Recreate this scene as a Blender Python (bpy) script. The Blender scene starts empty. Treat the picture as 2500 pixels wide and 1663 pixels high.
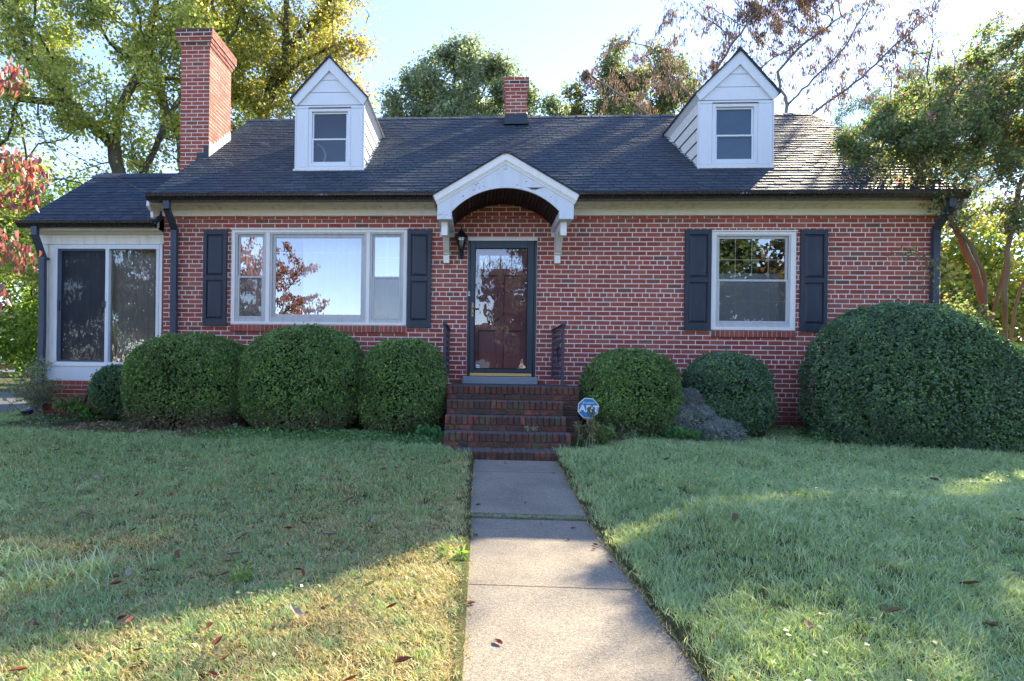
import bpy, math, random
import numpy as np
from mathutils import Vector, Matrix
random.seed(7)
RNG = np.random.default_rng(11)
scene = bpy.context.scene
C = scene.collection
R = math.radians

# ------------------------------------------------------------ camera
cam_d = bpy.data.cameras.new('camera')
cam = bpy.data.objects.new('camera', cam_d)
C.objects.link(cam)
scene.camera = cam
cam_d.sensor_width = 36.0
cam_d.lens = 20.88
cam_d.shift_x = 0.0672
cam_d.shift_y = 0.029
cam_d.clip_start = 0.05
cam_d.clip_end = 2000
YAW, ROLL = math.atan(0.058), 0.0134
Fw = Vector((-math.sin(YAW), math.cos(YAW), 0)); Rt = Vector((math.cos(YAW), math.sin(YAW), 0)); Up = Vector((0, 0, 1))
rt = Rt * math.cos(ROLL) + Up * math.sin(ROLL)
up = Up * math.cos(ROLL) - Rt * math.sin(ROLL)
M = Matrix((rt, up, -Fw)).transposed().to_4x4()
M.translation = Vector((0, -8.77, 0))
cam.matrix_world = M

# ------------------------------------------------------------ sky, sun, exposure
S = Vector((0.83, 1.0, 0.85)).normalized()
SUN_EL = math.asin(S.z); SUN_AZ = math.atan2(S.x, S.y)
world = bpy.data.worlds.new('World'); scene.world = world; world.use_nodes = True
nt = world.node_tree
sky = nt.nodes.new('ShaderNodeTexSky'); sky.sky_type = 'NISHITA'; sky.sun_disc = False
sky.sun_elevation = SUN_EL; sky.sun_rotation = SUN_AZ
sky.air_density = 1.0; sky.dust_density = 0.05; sky.ozone_density = 2.0; sky.altitude = 800
bg = nt.nodes['Background']; bg.inputs['Strength'].default_value = 0.15
tint = nt.nodes.new('ShaderNodeMix'); tint.data_type = 'RGBA'; tint.blend_type = 'MULTIPLY'; tint.inputs[0].default_value = 1.0
tint.inputs[7].default_value = (0.97, 0.875, 0.92, 1); nt.links.new(sky.outputs[0], tint.inputs[6]); nt.links.new(tint.outputs[2], bg.inputs['Color'])
sun_d = bpy.data.lights.new('sun', 'SUN'); sun_d.energy = 4.6; sun_d.angle = R(0.6); sun_d.color = (1.0, 0.86, 0.62)
sun = bpy.data.objects.new('sun', sun_d); C.objects.link(sun)
sun.rotation_euler = S.to_track_quat('Z', 'Y').to_euler(); sun.location = S * 60
scene.view_settings.view_transform = 'Standard'; scene.view_settings.look = 'None'
scene.view_settings.exposure = 1.92; scene.view_settings.gamma = 1.0
scene.view_settings.use_curve_mapping = False
scene.render.engine = 'CYCLES'
scene.cycles.max_bounces = 8; scene.cycles.transparent_max_bounces = 12
scene.cycles.diffuse_bounces = 4
scene.cycles.use_denoising = True

# ------------------------------------------------------------ materials
class NT:
    def __init__(self, name):
        self.m = bpy.data.materials.new(name); self.m.use_nodes = True
        self.t = self.m.node_tree; self.b = self.t.nodes['Principled BSDF']; self.out = self.t.nodes['Material Output']
    def n(self, typ, **kw):
        nd = self.t.nodes.new(typ)
        for k, v in kw.items():
            if k in nd.inputs: nd.inputs[k].default_value = v
            else: setattr(nd, k, v)
        return nd
    def l(self, a, b): self.t.links.new(a, b)
    def pos(self): return self.n('ShaderNodeNewGeometry').outputs['Position']
    def noise(self, scale, detail=3.0, vec=None, rough=0.5, dist=0.0):
        nd = self.n('ShaderNodeTexNoise'); nd.inputs['Scale'].default_value = scale; nd.inputs['Detail'].default_value = detail
        nd.inputs['Roughness'].default_value = rough; nd.inputs['Distortion'].default_value = dist
        self.l(vec or self.pos(), nd.inputs['Vector']); return nd.outputs[0]
    def scaled(self, sx, sy, sz):
        mp = self.n('ShaderNodeMapping'); mp.inputs['Scale'].default_value = (sx, sy, sz)
        self.l(self.pos(), mp.inputs['Vector']); return mp.outputs[0]
    def ramp(self, fac, stops):
        nd = self.n('ShaderNodeValToRGB'); e = nd.color_ramp.elements
        while len(e) < len(stops): e.new(0.5)
        for i, (p, c) in enumerate(stops):
            e[i].position = p; e[i].color = (*c, 1) if len(c) == 3 else c
        self.l(fac, nd.inputs[0]); return nd.outputs[0]
    def mix(self, fac, a, b, mode='MIX'):
        nd = self.n('ShaderNodeMix', data_type='RGBA', blend_type=mode)
        for s, v in ((0, fac), (6, a), (7, b)):
            if isinstance(v, (int, float)): nd.inputs[s].default_value = v
            elif isinstance(v, tuple): nd.inputs[s].default_value = (*v, 1)
            else: self.l(v, nd.inputs[s])
        return nd.outputs[2]
    def math(self, op, a, b=0.5, c=None):
        nd = self.n('ShaderNodeMath', operation=op)
        for i, v in enumerate((a, b, c)):
            if v is None: continue
            if isinstance(v, (int, float)): nd.inputs[i].default_value = v
            else: self.l(v, nd.inputs[i])
        return nd.outputs[0]
    def sep(self, i):
        nd = self.n('ShaderNodeSeparateXYZ'); self.l(self.pos(), nd.inputs[0]); return nd.outputs[i]
    def bump(self, h, strength=0.3, dist=0.01):
        nd = self.n('ShaderNodeBump'); nd.inputs['Strength'].default_value = strength; nd.inputs['Distance'].default_value = dist
        self.l(h, nd.inputs['Height']); self.l(nd.outputs[0], self.b.inputs['Normal'])
    def rnd(self):
        a = self.n('ShaderNodeObjectInfo').outputs['Random']; b = self.n('ShaderNodeNewGeometry').outputs['Random Per Island']
        return self.math('FRACT', self.math('ADD', a, b), 0)
    def base(self, col, rough=0.6, spec=0.5, metal=0.0):
        if isinstance(col, tuple): self.b.inputs['Base Color'].default_value = (*col, 1)
        else: self.l(col, self.b.inputs['Base Color'])
        if isinstance(rough, (int, float)): self.b.inputs['Roughness'].default_value = rough
        else: self.l(rough, self.b.inputs['Roughness'])
        self.b.inputs['Specular IOR Level'].default_value = spec
        self.b.inputs['Metallic'].default_value = metal
        return self.m

def paint(name, col, rough=0.45, dirt=(0.25, 0.22, 0.15), amount=0.25, scale=3.0, spec=0.4, streak=True, bump=0.12):
    k = NT(name)
    v = k.scaled(6, 6, 1.2) if streak else k.pos()
    n1 = k.noise(scale, 5, v); n2 = k.noise(60, 3)
    f = k.math('MULTIPLY', k.ramp(n1, [(0.48, (0, 0, 0)), (0.78, (1, 1, 1))]), amount)
    c = k.mix(f, col, dirt)
    c = k.mix(k.math('MULTIPLY', k.ramp(n2, [(0.3, (0, 0, 0)), (0.7, (1, 1, 1))]), 0.12), c, tuple(x * 0.72 for x in col))
    k.bump(n2, bump, 0.004)
    return k.base(c, k.math('ADD', k.math('MULTIPLY', n1, 0.25), rough - 0.1), spec)

def brick_mat(name, old=False):
    k = NT(name); r = k.rnd()
    c = k.ramp(r, [(0.0, (0.27, 0.050, 0.038)), (0.22, (0.36, 0.070, 0.050)), (0.45, (0.31, 0.080, 0.060)), (0.68, (0.41, 0.088, 0.060)),
                   (0.80, (0.45, 0.12, 0.075)), (0.87, (0.33, 0.12, 0.09)), (0.93, (0.21, 0.09, 0.07)), (1.0, (0.12, 0.07, 0.06))])
    c = k.mix(0.12, c, (0.40, 0.17, 0.10))
    nf = k.noise(38, 5, k.scaled(0.6, 1, 2.2)); nl = k.noise(1.3, 3); ng = k.noise(260, 2)
    c = k.mix(k.math('MULTIPLY', k.ramp(nf, [(0.4, (0, 0, 0)), (0.8, (1, 1, 1))]), 0.30), c, (0.36, 0.12, 0.09))
    c = k.mix(k.math('MULTIPLY', k.ramp(ng, [(0.5, (0, 0, 0)), (0.72, (1, 1, 1))]), 0.3), c, (0.12, 0.045, 0.035))
    c = k.mix(k.math('MULTIPLY', k.ramp(nl, [(0.45, (0, 0, 0)), (0.7, (1, 1, 1))]), 0.20), c, (0.40, 0.17, 0.12))
    c = k.mix(k.math('MULTIPLY', k.ramp(k.noise(2.7, 4, None, .6), [(0.52, (0, 0, 0)), (0.7, (1, 1, 1))]), 0.3), c, (0.16, 0.07, 0.055))
    if old:
        nd = k.noise(7, 6, k.scaled(1, 1, 0.6), 0.65); ns = k.noise(30, 4)
        f = k.math('MULTIPLY', k.ramp(nd, [(0.33, (0, 0, 0)), (0.50, (1, 1, 1))]), k.ramp(ns, [(0.25, (0.35, .35, .35)), (0.6, (1, 1, 1))]))
        c = k.mix(k.math('MULTIPLY', f, 0.9), c, (0.030, 0.027, 0.022))
        r2 = k.math('FRACT', k.math('MULTIPLY', r, 7.31), 0); c = k.mix(k.math('MULTIPLY', k.ramp(r2, [(.35, (0, 0, 0)), (.8, (1, 1, 1))]), .7), c, (0.05, 0.042, 0.038))
        c = k.mix(.2, c, (0.11, 0.07, 0.058)); ny = k.noise(4.2, 4)
        c = k.mix(k.math('MULTIPLY', k.ramp(ny, [(0.55, (0, 0, 0)), (0.66, (1, 1, 1))]), 0.5), c, (0.13, 0.12, 0.055))
        gn = k.n('ShaderNodeSeparateXYZ'); k.l(k.n('ShaderNodeNewGeometry').outputs['Normal'], gn.inputs[0])
        c = k.mix(k.math('MULTIPLY', k.ramp(gn.outputs[2], [(0.6, (0, 0, 0)), (0.9, (1, 1, 1))]), 0.75), c, (0.13, 0.125, 0.13))
    else:
        # damp dark course near the ground and a redder band low on the wall
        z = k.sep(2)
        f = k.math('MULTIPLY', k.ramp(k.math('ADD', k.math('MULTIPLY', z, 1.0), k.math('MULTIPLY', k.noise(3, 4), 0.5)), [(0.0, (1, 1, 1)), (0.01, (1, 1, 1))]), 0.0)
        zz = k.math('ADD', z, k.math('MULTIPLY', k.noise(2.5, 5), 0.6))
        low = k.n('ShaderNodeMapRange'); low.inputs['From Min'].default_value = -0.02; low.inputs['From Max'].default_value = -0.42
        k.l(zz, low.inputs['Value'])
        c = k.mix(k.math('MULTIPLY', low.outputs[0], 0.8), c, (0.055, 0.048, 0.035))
        mid = k.n('ShaderNodeMapRange'); mid.inputs['From Min'].default_value = 0.95; mid.inputs['From Max'].default_value = 0.1
        k.l(zz, mid.inputs['Value'])
        c = k.mix(k.math('MULTIPLY', mid.outputs[0], 0.4), c, (0.27, 0.03, 0.03), 'MIX')
    k.bump(k.math('ADD', nf, k.math('MULTIPLY', ng, 0.6)), 0.5, 0.004)
    return k.base(c, 0.82, 0.25)

def mortar_mat(name, col, low=True, dirt=0.5):
    k = NT(name); n1 = k.noise(90, 4); n2 = k.noise(5, 5)
    c = k.mix(k.math('MULTIPLY', n1, 0.3), col, tuple(x * 0.6 for x in col))
    c = k.mix(k.math('MULTIPLY', k.ramp(n2, [(0.45, (0, 0, 0)), (0.75, (1, 1, 1))]), dirt), c, tuple(x * 0.5 for x in col))
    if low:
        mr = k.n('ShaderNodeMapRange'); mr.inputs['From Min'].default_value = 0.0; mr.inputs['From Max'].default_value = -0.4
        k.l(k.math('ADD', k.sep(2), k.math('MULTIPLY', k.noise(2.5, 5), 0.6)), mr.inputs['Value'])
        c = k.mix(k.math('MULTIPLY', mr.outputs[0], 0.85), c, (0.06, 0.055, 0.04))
    k.bump(n1, 0.6, 0.004)
    return k.base(c, 0.9, 0.2)

def shingle_mat(name, tint):
    k = NT(name); r = k.rnd()
    c = k.ramp(r, [(0, (0.024, 0.034, 0.044)), (0.3, (0.046, 0.064, 0.078)), (0.55, (0.038, 0.056, 0.080)), (0.8, (0.066, 0.070, 0.086)), (1, (0.094, 0.110, 0.118))])
    c = k.mix(0.35, c, tint)
    g = k.noise(420, 2); n2 = k.noise(1.1, 4); n3 = k.noise(22, 4)
    c = k.mix(k.ramp(g, [(0.45, (0, 0, 0)), (0.7, (0.55, .55, .55))]), c, (0.085, 0.09, 0.105))
    c = k.mix(k.math('MULTIPLY', k.ramp(n2, [(0.45, (0, 0, 0)), (0.75, (1, 1, 1))]), 0.35), c, (0.075, 0.07, 0.068))
    c = k.mix(k.math('MULTIPLY', k.ramp(n3, [(0.5, (0, 0, 0)), (0.8, (1, 1, 1))]), 0.4), c, (0.022, 0.026, 0.034))
    k.bump(g, 0.5, 0.003)
    return k.base(c, 0.65, 0.14)

def wood_dark(name):
    k = NT(name); n = k.noise(9, 5, k.scaled(6, 0.4, 6)); r = k.rnd()
    c = k.mix(n, (0.018, 0.012, 0.012), (0.045, 0.022, 0.018))
    c = k.mix(k.math('MULTIPLY', k.ramp(r, [(0.9, (0, 0, 0)), (0.93, (1, 1, 1))]), 0.5), c, (0.11, 0.05, 0.04))
    return k.base(c, 0.6, 0.3)

def simple(name, col, rough=0.5, spec=0.5, metal=0.0, scale=25, var=0.25, bump=0.1):
    k = NT(name); n = k.noise(scale, 4)
    c = k.mix(k.math('MULTIPLY', n, var * 2), col, tuple(x * 0.6 for x in col))
    k.bump(n, bump, 0.003)
    return k.base(c, rough, spec, metal)

def leaf_mat(name, trans=0.4, rough=0.45, spec=0.35, warm=(1.25, 1.2, 0.55)):
    k = NT(name)
    at = k.n('ShaderNodeAttribute'); at.attribute_name = 'col'
    c = at.outputs['Color']
    k.l(c, k.b.inputs['Base Color']); k.b.inputs['Roughness'].default_value = rough; k.b.inputs['Specular IOR Level'].default_value = spec
    tr = k.n('ShaderNodeBsdfTranslucent'); k.l(k.mix(1.0, c, warm, 'MULTIPLY'), tr.inputs['Color'])
    mx = k.n('ShaderNodeMixShader'); mx.inputs[0].default_value = trans
    k.l(k.b.outputs[0], mx.inputs[1]); k.l(tr.outputs[0], mx.inputs[2]); k.l(mx.outputs[0], k.out.inputs[0])
    return k.m

def glass_mat(name, refl=0.3, tint=(0.8, 0.85, 0.88), wobble=0.0, rough=0.0, wscale=9.0):
    k = NT(name)
    tr = k.n('ShaderNodeBsdfTransparent'); tr.inputs[0].default_value = (*tint, 1)
    gl = k.n('ShaderNodeBsdfGlossy'); gl.inputs['Roughness'].default_value = rough; gl.inputs['Color'].default_value = (0.95, 0.97, 1, 1)
    fr = k.n('ShaderNodeFresnel'); fr.inputs['IOR'].default_value = 1.5
    if wobble:
        nd = k.n('ShaderNodeBump'); nd.inputs['Strength'].default_value = wobble; nd.inputs['Distance'].default_value = 0.02
        k.l(k.noise(wscale, 2.0, k.scaled(1, 1, 0.7)), nd.inputs['Height']); k.l(nd.outputs[0], gl.inputs['Normal'])
    f = k.math('ADD', fr.outputs[0], refl)
    mx = k.n('ShaderNodeMixShader'); k.l(f, mx.inputs[0]); k.l(tr.outputs[0], mx.inputs[1]); k.l(gl.outputs[0], mx.inputs[2])
    k.l(mx.outputs[0], k.out.inputs[0]); return k.m

def screen_mat(name, col, opacity):
    k = NT(name)
    tr = k.n('ShaderNodeBsdfTransparent'); mx = k.n('ShaderNodeMixShader'); mx.inputs[0].default_value = opacity
    k.base(col, 0.7, 0.2)
    k.l(tr.outputs[0], mx.inputs[1]); k.l(k.b.outputs[0], mx.inputs[2]); k.l(mx.outputs[0], k.out.inputs[0]); return k.m

def bark_mat(name, a, b, scale=9):
    k = NT(name); n = k.noise(scale, 6, k.scaled(1, 1, 0.3), 0.65); n2 = k.noise(1.7, 3)
    c = k.mix(k.ramp(n, [(0.35, (0, 0, 0)), (0.7, (1, 1, 1))]), a, b)
    c = k.mix(k.math('MULTIPLY', k.ramp(n2, [(0.5, (0, 0, 0)), (0.7, (1, 1, 1))]), 0.4), c, (0.09, 0.11, 0.06))
    k.bump(n, 0.8, 0.02)
    return k.base(c, 0.9, 0.15)

def concrete_mat(name, col=(0.31, 0.27, 0.215)):
    k = NT(name); n1 = k.noise(95, 4, None, 0.7); n2 = k.noise(1.9, 6, None, .6); n3 = k.noise(210, 2); n4 = k.noise(12, 6, None, .7)
    c = k.mix(k.ramp(n1, [(0.3, (0, 0, 0)), (0.7, (1, 1, 1))]), tuple(x * 0.45 for x in col), tuple(min(1, x * 1.4) for x in col))
    c = k.mix(k.math('MULTIPLY', k.ramp(n2, [(0.42, (0, 0, 0)), (0.68, (1, 1, 1))]), 0.5), c, (0.125, 0.11, 0.09))
    c = k.mix(k.math('MULTIPLY', k.ramp(n4, [(0.55, (0, 0, 0)), (0.75, (1, 1, 1))]), 0.35), c, (0.22, 0.21, 0.19))
    c = k.mix(k.ramp(n3, [(0.64, (0, 0, 0)), (0.70, (0.8, .8, .8))]), c, (0.62, 0.58, 0.52))
    c = k.mix(k.ramp(k.noise(260, 2), [(0.66, (0, 0, 0)), (0.72, (0.7, .7, .7))]), c, (0.08, 0.075, 0.07))
    k.bump(k.math('ADD', n1, k.math('MULTIPLY', n3, 0.7)), 0.7, 0.006)
    return k.base(c, 0.88, 0.25)

MAT = dict(
    brick=brick_mat('brick_red'), old_brick=brick_mat('brick_weathered', True),
    mortar=mortar_mat('mortar_pale', (0.86, 0.76, 0.70), True, 0.12), old_mortar=mortar_mat('mortar_dirty', (0.16, 0.145, 0.13), False),
    shingle=shingle_mat('asphalt_shingle', (0.050, 0.074, 0.100)), shingle_blue=shingle_mat('asphalt_shingle_new', (0.014, 0.042, 0.095)),
    white=paint('white_paint', (0.88, 0.86, 0.82), 0.45, (0.5, 0.47, 0.38), 0.2),
    cream=paint('mildewed_cream_paint', (0.88, 0.85, 0.72), 0.5, (0.34, 0.31, 0.20), 0.5, 2.0),
    vinyl=paint('white_aluminium_siding', (0.72, 0.76, 0.80), 0.32, (0.50, 0.47, 0.38), 0.15),
    dirty_white=paint('stained_white_siding', (0.82, 0.79, 0.72), 0.5, (0.38, 0.35, 0.26), 0.45),
    hood_white=paint('peeling_white_paint', (0.70, 0.74, 0.79), 0.5, (0.42, 0.40, 0.36), 0.3),
    alu=paint('grey_aluminium_frame', (0.56, 0.56, 0.55), 0.4, (0.25, 0.24, 0.22), 0.4),
    navy=paint('dark_slate_blue_paint', (0.026, 0.034, 0.054), 0.42, (0.09, 0.10, 0.11), 0.3, bump=0.3),
    door_blue=paint('storm_door_blue_black', (0.022, 0.036, 0.052), 0.35, (0.08, 0.09, 0.1), 0.25),
    gutter=paint('brown_black_gutter', (0.014, 0.011, 0.013), 0.25, (0.10, 0.09, 0.09), 0.3, 9.0, 0.6),
    pipe=paint('slate_blue_downspout', (0.040, 0.055, 0.090), 0.4, (0.09, 0.10, 0.11), 0.35),
    maroon=paint('maroon_door_paint', (0.24, 0.085, 0.095), 0.5, (0.07, 0.03, 0.03), 0.3),
    black=simple('black_metal', (0.012, 0.013, 0.016), 0.35, 0.5),
    bare=simple('bare_weathered_wood', (0.13, 0.085, 0.075), 0.9, 0.1),
    line=simple('dark_joint', (0.03, 0.03, 0.03), 0.9, 0.1),
    rust=None, gold=simple('brass_sweep', (0.75, 0.52, 0.20), 0.4, 0.5, 0.4, 12, 0.15),
    brass=simple('antique_brass', (0.30, 0.24, 0.15), 0.35, 0.5, 0.8),
    lead=simple('lead_flashing', (0.045, 0.065, 0.085), 0.55, 0.4, 0.2, 10, 0.5), sheet=simple('galvanised_flashing', (0.62, 0.63, 0.64), 0.5, 0.5, 0.15, 14, 0.45),
    wood=wood_dark('dark_beadboard'), concrete=concrete_mat('old_concrete'), sill=simple('sill_concrete', (0.33, 0.36, 0.38), 0.85, 0.25, 0, 40, 0.35, 0.4),
    landing=simple('landing_cement', (0.10, 0.105, 0.12), 0.8, 0.3, 0, 30, 0.5, 0.5),
    glass=glass_mat('window_glass', 0.30, (0.85, 0.88, 0.9), 0.03, 0.0, 2.5), pic_glass=glass_mat('picture_glass', 0.22, (0.8, 0.88, 0.9), 0.05, 0.0, 3.0),
    dormer_glass=glass_mat('dormer_glass', 0.03, (0.62, 0.74, 0.82), 0.03), door_glass=glass_mat('storm_glass', 0.10, (0.95, 0.95, 0.95), 0.10, 0.0, 5.0),
    sun_glass=glass_mat('sunroom_glass', 0.10, (0.75, 0.78, 0.8), 0.08, 0.0, 6.0),
    screen=screen_mat('insect_screen', (0.16, 0.16, 0.155), 0.5), dark_screen=screen_mat('sunroom_screen', (0.022, 0.03, 0.05), 0.55),
    curtain=simple('white_curtain', (0.75, 0.78, 0.78), 0.9, 0.1, 0, 3, 0.2), blind=simple('grey_vertical_blind', (0.48, 0.47, 0.43), 0.8, 0.2, 0, 3, 0.2),
    dark=simple('dark_room', (0.035, 0.035, 0.04), 0.9, 0.1), room_blue=simple('dormer_room', (0.04, 0.08, 0.13), 0.8, 0.2, 0, 3, 0.5),
    shade=simple('dormer_shade_cloth', (0.10, 0.20, 0.30), 0.8, 0.2, 0, 5, 0.4),
    leaf=leaf_mat('tree_leaf', 0.55, 0.5, 0.3, (1.45, 1.4, .75)), hedge_leaf=leaf_mat('clipped_hedge_leaf', 0.25, 0.38, 0.5, (1.2, 1.4, 0.6)), dog_leaf=leaf_mat('dogwood_leaf', 0.45, 0.38, 0.5, (1.3, 0.9, 0.6)),
    grass=leaf_mat('grass_blade', 0.35, 0.5, 0.35), pod=leaf_mat('dry_pod', 0.3, 0.7, 0.2, (1.3, 1.0, 0.7)),
    bark=bark_mat('dark_bark', (0.045, 0.04, 0.035), (0.13, 0.115, 0.095)), bark_grey=bark_mat('grey_bark', (0.12, 0.11, 0.10), (0.24, 0.22, 0.20), 6),
    crape_bark=bark_mat('smooth_rust_bark', (0.20, 0.085, 0.045), (0.20, 0.18, 0.12), 2.5),
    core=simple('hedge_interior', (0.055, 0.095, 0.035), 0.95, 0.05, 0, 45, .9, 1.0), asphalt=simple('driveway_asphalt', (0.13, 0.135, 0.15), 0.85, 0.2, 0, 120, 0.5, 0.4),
    cable=simple('black_cable', (0.015, 0.015, 0.018), 0.6, 0.3),
    sign_blue=simple('sign_blue', (0.03, 0.22, 0.50), 0.4, 0.4, 0, 8, 0.15), sign_white=simple('sign_white', (0.80, 0.80, 0.78), 0.5, 0.4, 0, 8, 0.1),
    roof_brown=simple('neighbour_roof', (0.16, 0.12, 0.10), 0.9, 0.2, 0, 4, 0.5), bulb=simple('frosted_lamp_glass', (0.75, 0.72, 0.62), 0.3, 0.5, 0, 6, 0.1),
)
k = NT('rusty_iron'); n = k.noise(26, 5)
MAT['rust'] = k.base(k.mix(k.ramp(n, [(0.5, (0, 0, 0)), (0.6, (1, 1, 1))]), (0.045, 0.055, 0.085), (0.15, 0.055, 0.025)), 0.6, 0.4); k.bump(n, 0.5, 0.004)
k = NT('lawn_soil'); n1 = k.noise(55, 5); n2 = k.noise(0.8, 4); n3 = k.noise(7, 5)
c = k.mix(k.ramp(n1, [(0.35, (0, 0, 0)), (0.65, (1, 1, 1))]), (0.045, 0.052, 0.022), (0.11, 0.13, 0.05))
c = k.mix(k.math('MULTIPLY', k.ramp(n3, [(0.45, (0, 0, 0)), (0.65, (1, 1, 1))]), 0.6), c, (0.15, 0.13, 0.065))
k.bump(n1, 1.0, 0.04); MAT['soil'] = k.base(c, 0.95, 0.1)

# ------------------------------------------------------------ mesh helpers
def tag(o, label=None, cat=None, group=None, kind=None):
    if label: o['label'] = label
    if cat: o['category'] = cat
    if group: o['group'] = group
    if kind: o['kind'] = kind
    return o

def empty(name, loc, label=None, cat=None, group=None, kind=None):
    o = bpy.data.objects.new(name, None); C.objects.link(o); o.location = loc; o.empty_display_size = 0.2
    return tag(o, label, cat, group, kind)

def root_of(o):
    while o.parent: o = o.parent
    return o

class MB:
    def __init__(self): self.v = []; self.f = []
    def poly(self, pts):
        n = len(self.v); self.v += [tuple(p) for p in pts]; self.f.append(tuple(range(n, n + len(pts)))); return self
    def box(self, x0, x1, y0, y1, z0, z1):
        n = len(self.v)
        self.v += [(x0, y0, z0), (x1, y0, z0), (x1, y1, z0), (x0, y1, z0), (x0, y0, z1), (x1, y0, z1), (x1, y1, z1), (x0, y1, z1)]
        self.f += [(n, n + 1, n + 5, n + 4), (n + 1, n + 2, n + 6, n + 5), (n + 2, n + 3, n + 7, n + 6), (n + 3, n, n + 4, n + 7), (n + 4, n + 5, n + 6, n + 7), (n + 3, n + 2, n + 1, n)]
        return self
    def bbox(self, x0, x1, y0, y1, z0, z1, b=0.003):
        """box with its front (-Y) edges chamfered by b"""
        n = len(self.v)
        self.v += [(x0, y1, z0), (x1, y1, z0), (x1, y1, z1), (x0, y1, z1), (x0, y0 + b, z0), (x1, y0 + b, z0), (x1, y0 + b, z1), (x0, y0 + b, z1),
                   (x0 + b, y0, z0 + b), (x1 - b, y0, z0 + b), (x1 - b, y0, z1 - b), (x0 + b, y0, z1 - b)]
        for a in ((8, 9, 10, 11), (4, 5, 9, 8), (5, 6, 10, 9), (6, 7, 11, 10), (7, 4, 8, 11), (0, 1, 5, 4), (1, 2, 6, 5), (2, 3, 7, 6), (3, 0, 4, 7)):
            self.f.append(tuple(n + i for i in a))
        return self
    def extr(self, pts, axis, a, b, cap=True):
        """extrude a closed 2D profile along an axis; pts are (u,v) in the other two axes' order"""
        def P(p, t):
            return {'x': (t, p[0], p[1]), 'y': (p[0], t, p[1]), 'z': (p[0], p[1], t)}[axis]
        n = len(self.v); m = len(pts)
        self.v += [P(p, a) for p in pts] + [P(p, b) for p in pts]
        for i in range(m):
            j = (i + 1) % m; self.f.append((n + i, n + j, n + m + j, n + m + i))
        if cap: self.f.append(tuple(range(n + m - 1, n - 1, -1))); self.f.append(tuple(range(n + m, n + 2 * m)))
        return self
    def tube(self, pts, r, seg=8, cap=True):
        pts = [Vector(p) for p in pts]; rs = r if isinstance(r, (list, tuple)) else [r] * len(pts)
        n = len(self.v); prev = None
        for i, p in enumerate(pts):
            t = (pts[min(i + 1, len(pts) - 1)] - pts[max(i - 1, 0)]).normalized()
            ref = Vector((0, 0, 1)) if abs(t.z) < 0.9 else Vector((0, 1, 0))
            a = t.cross(ref).normalized() if prev is None else (prev - t * prev.dot(t)).normalized()
            prev = a; b = t.cross(a)
            for s in range(seg):
                an = 2 * math.pi * s / seg; q = p + (a * math.cos(an) + b * math.sin(an)) * rs[i]; self.v.append(tuple(q))
        for i in range(len(pts) - 1):
            for s in range(seg):
                s2 = (s + 1) % seg; o = n + i * seg
                self.f.append((o + s, o + s2, o + seg + s2, o + seg + s))
        if cap: self.f.append(tuple(range(n + seg - 1, n - 1, -1))); m = n + (len(pts) - 1) * seg; self.f.append(tuple(range(m, m + seg)))
        return self
    def lathe(self, prof, cx, cy, seg=12):
        n = len(self.v)
        for (r, z) in prof:
            for s in range(seg): an = 2 * math.pi * s / seg; self.v.append((cx + r * math.cos(an), cy + r * math.sin(an), z))
        for i in range(len(prof) - 1):
            for s in range(seg):
                s2 = (s + 1) % seg; o = n + i * seg; self.f.append((o + s, o + s2, o + seg + s2, o + seg + s))
        return self
    def build(self, name, mat, parent=None, smooth=False, bevel=0, **kw):
        me = bpy.data.meshes.new(name); off = Vector((0, 0, 0))
        if parent is not None: off = root_of(parent).location
        me.from_pydata([(x - off.x, y - off.y, z - off.z) for x, y, z in self.v], [], self.f)
        me.materials.append(MAT[mat] if isinstance(mat, str) else mat)
        if smooth:
            for p in me.polygons: p.use_smooth = True
        o = bpy.data.objects.new(name, me); C.objects.link(o)
        if parent is not None: o.parent = parent
        if bevel:
            md = o.modifiers.new('bevel', 'BEVEL'); md.width = bevel; md.segments = 2; md.limit_method = 'ANGLE'
        return tag(o, **kw)

def top_pivot(o, p):
    """move a top-level mesh's origin to p"""
    o.data.transform(Matrix.Translation(-Vector(p))); o.location = p; return o

def np_mesh(name, verts, quads, mat, parent=None, col=None, smooth=False, **kw):
    verts = np.asarray(verts, dtype=np.float32); quads = np.asarray(quads, dtype=np.int32)
    if parent is not None: verts = verts - np.array(root_of(parent).location, dtype=np.float32)
    me = bpy.data.meshes.new(name); nv, nq, w = len(verts), len(quads), quads.shape[1]
    me.vertices.add(nv); me.vertices.foreach_set('co', verts.ravel())
    me.loops.add(nq * w); me.loops.foreach_set('vertex_index', quads.ravel())
    me.polygons.add(nq); me.polygons.foreach_set('loop_start', np.arange(0, nq * w, w, dtype=np.int32))
    if smooth: me.polygons.foreach_set('use_smooth', np.ones(nq, dtype=bool))
    me.update(calc_edges=True)
    if col is not None:
        at = me.attributes.new('col', 'FLOAT_COLOR', 'POINT')
        cc = np.ones((nv, 4), dtype=np.float32); cc[:, :3] = col; at.data.foreach_set('color', cc.ravel())
    me.materials.append(MAT[mat] if isinstance(mat, str) else mat)
    o = bpy.data.objects.new(name, me); C.objects.link(o)
    if parent is not None: o.parent = parent
    return tag(o, **kw)

def inst(name, me, loc, parent, rot=(0, 0, 0), sc=(1, 1, 1)):
    o = bpy.data.objects.new(name, me); C.objects.link(o); o.parent = parent
    o.location = Vector(loc) - root_of(parent).location; o.rotation_euler = rot; o.scale = sc; return o

def mesh_of(mb, name, mat):
    me = bpy.data.meshes.new(name); me.from_pydata(mb.v, [], mb.f); me.materials.append(MAT[mat]); return me

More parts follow.
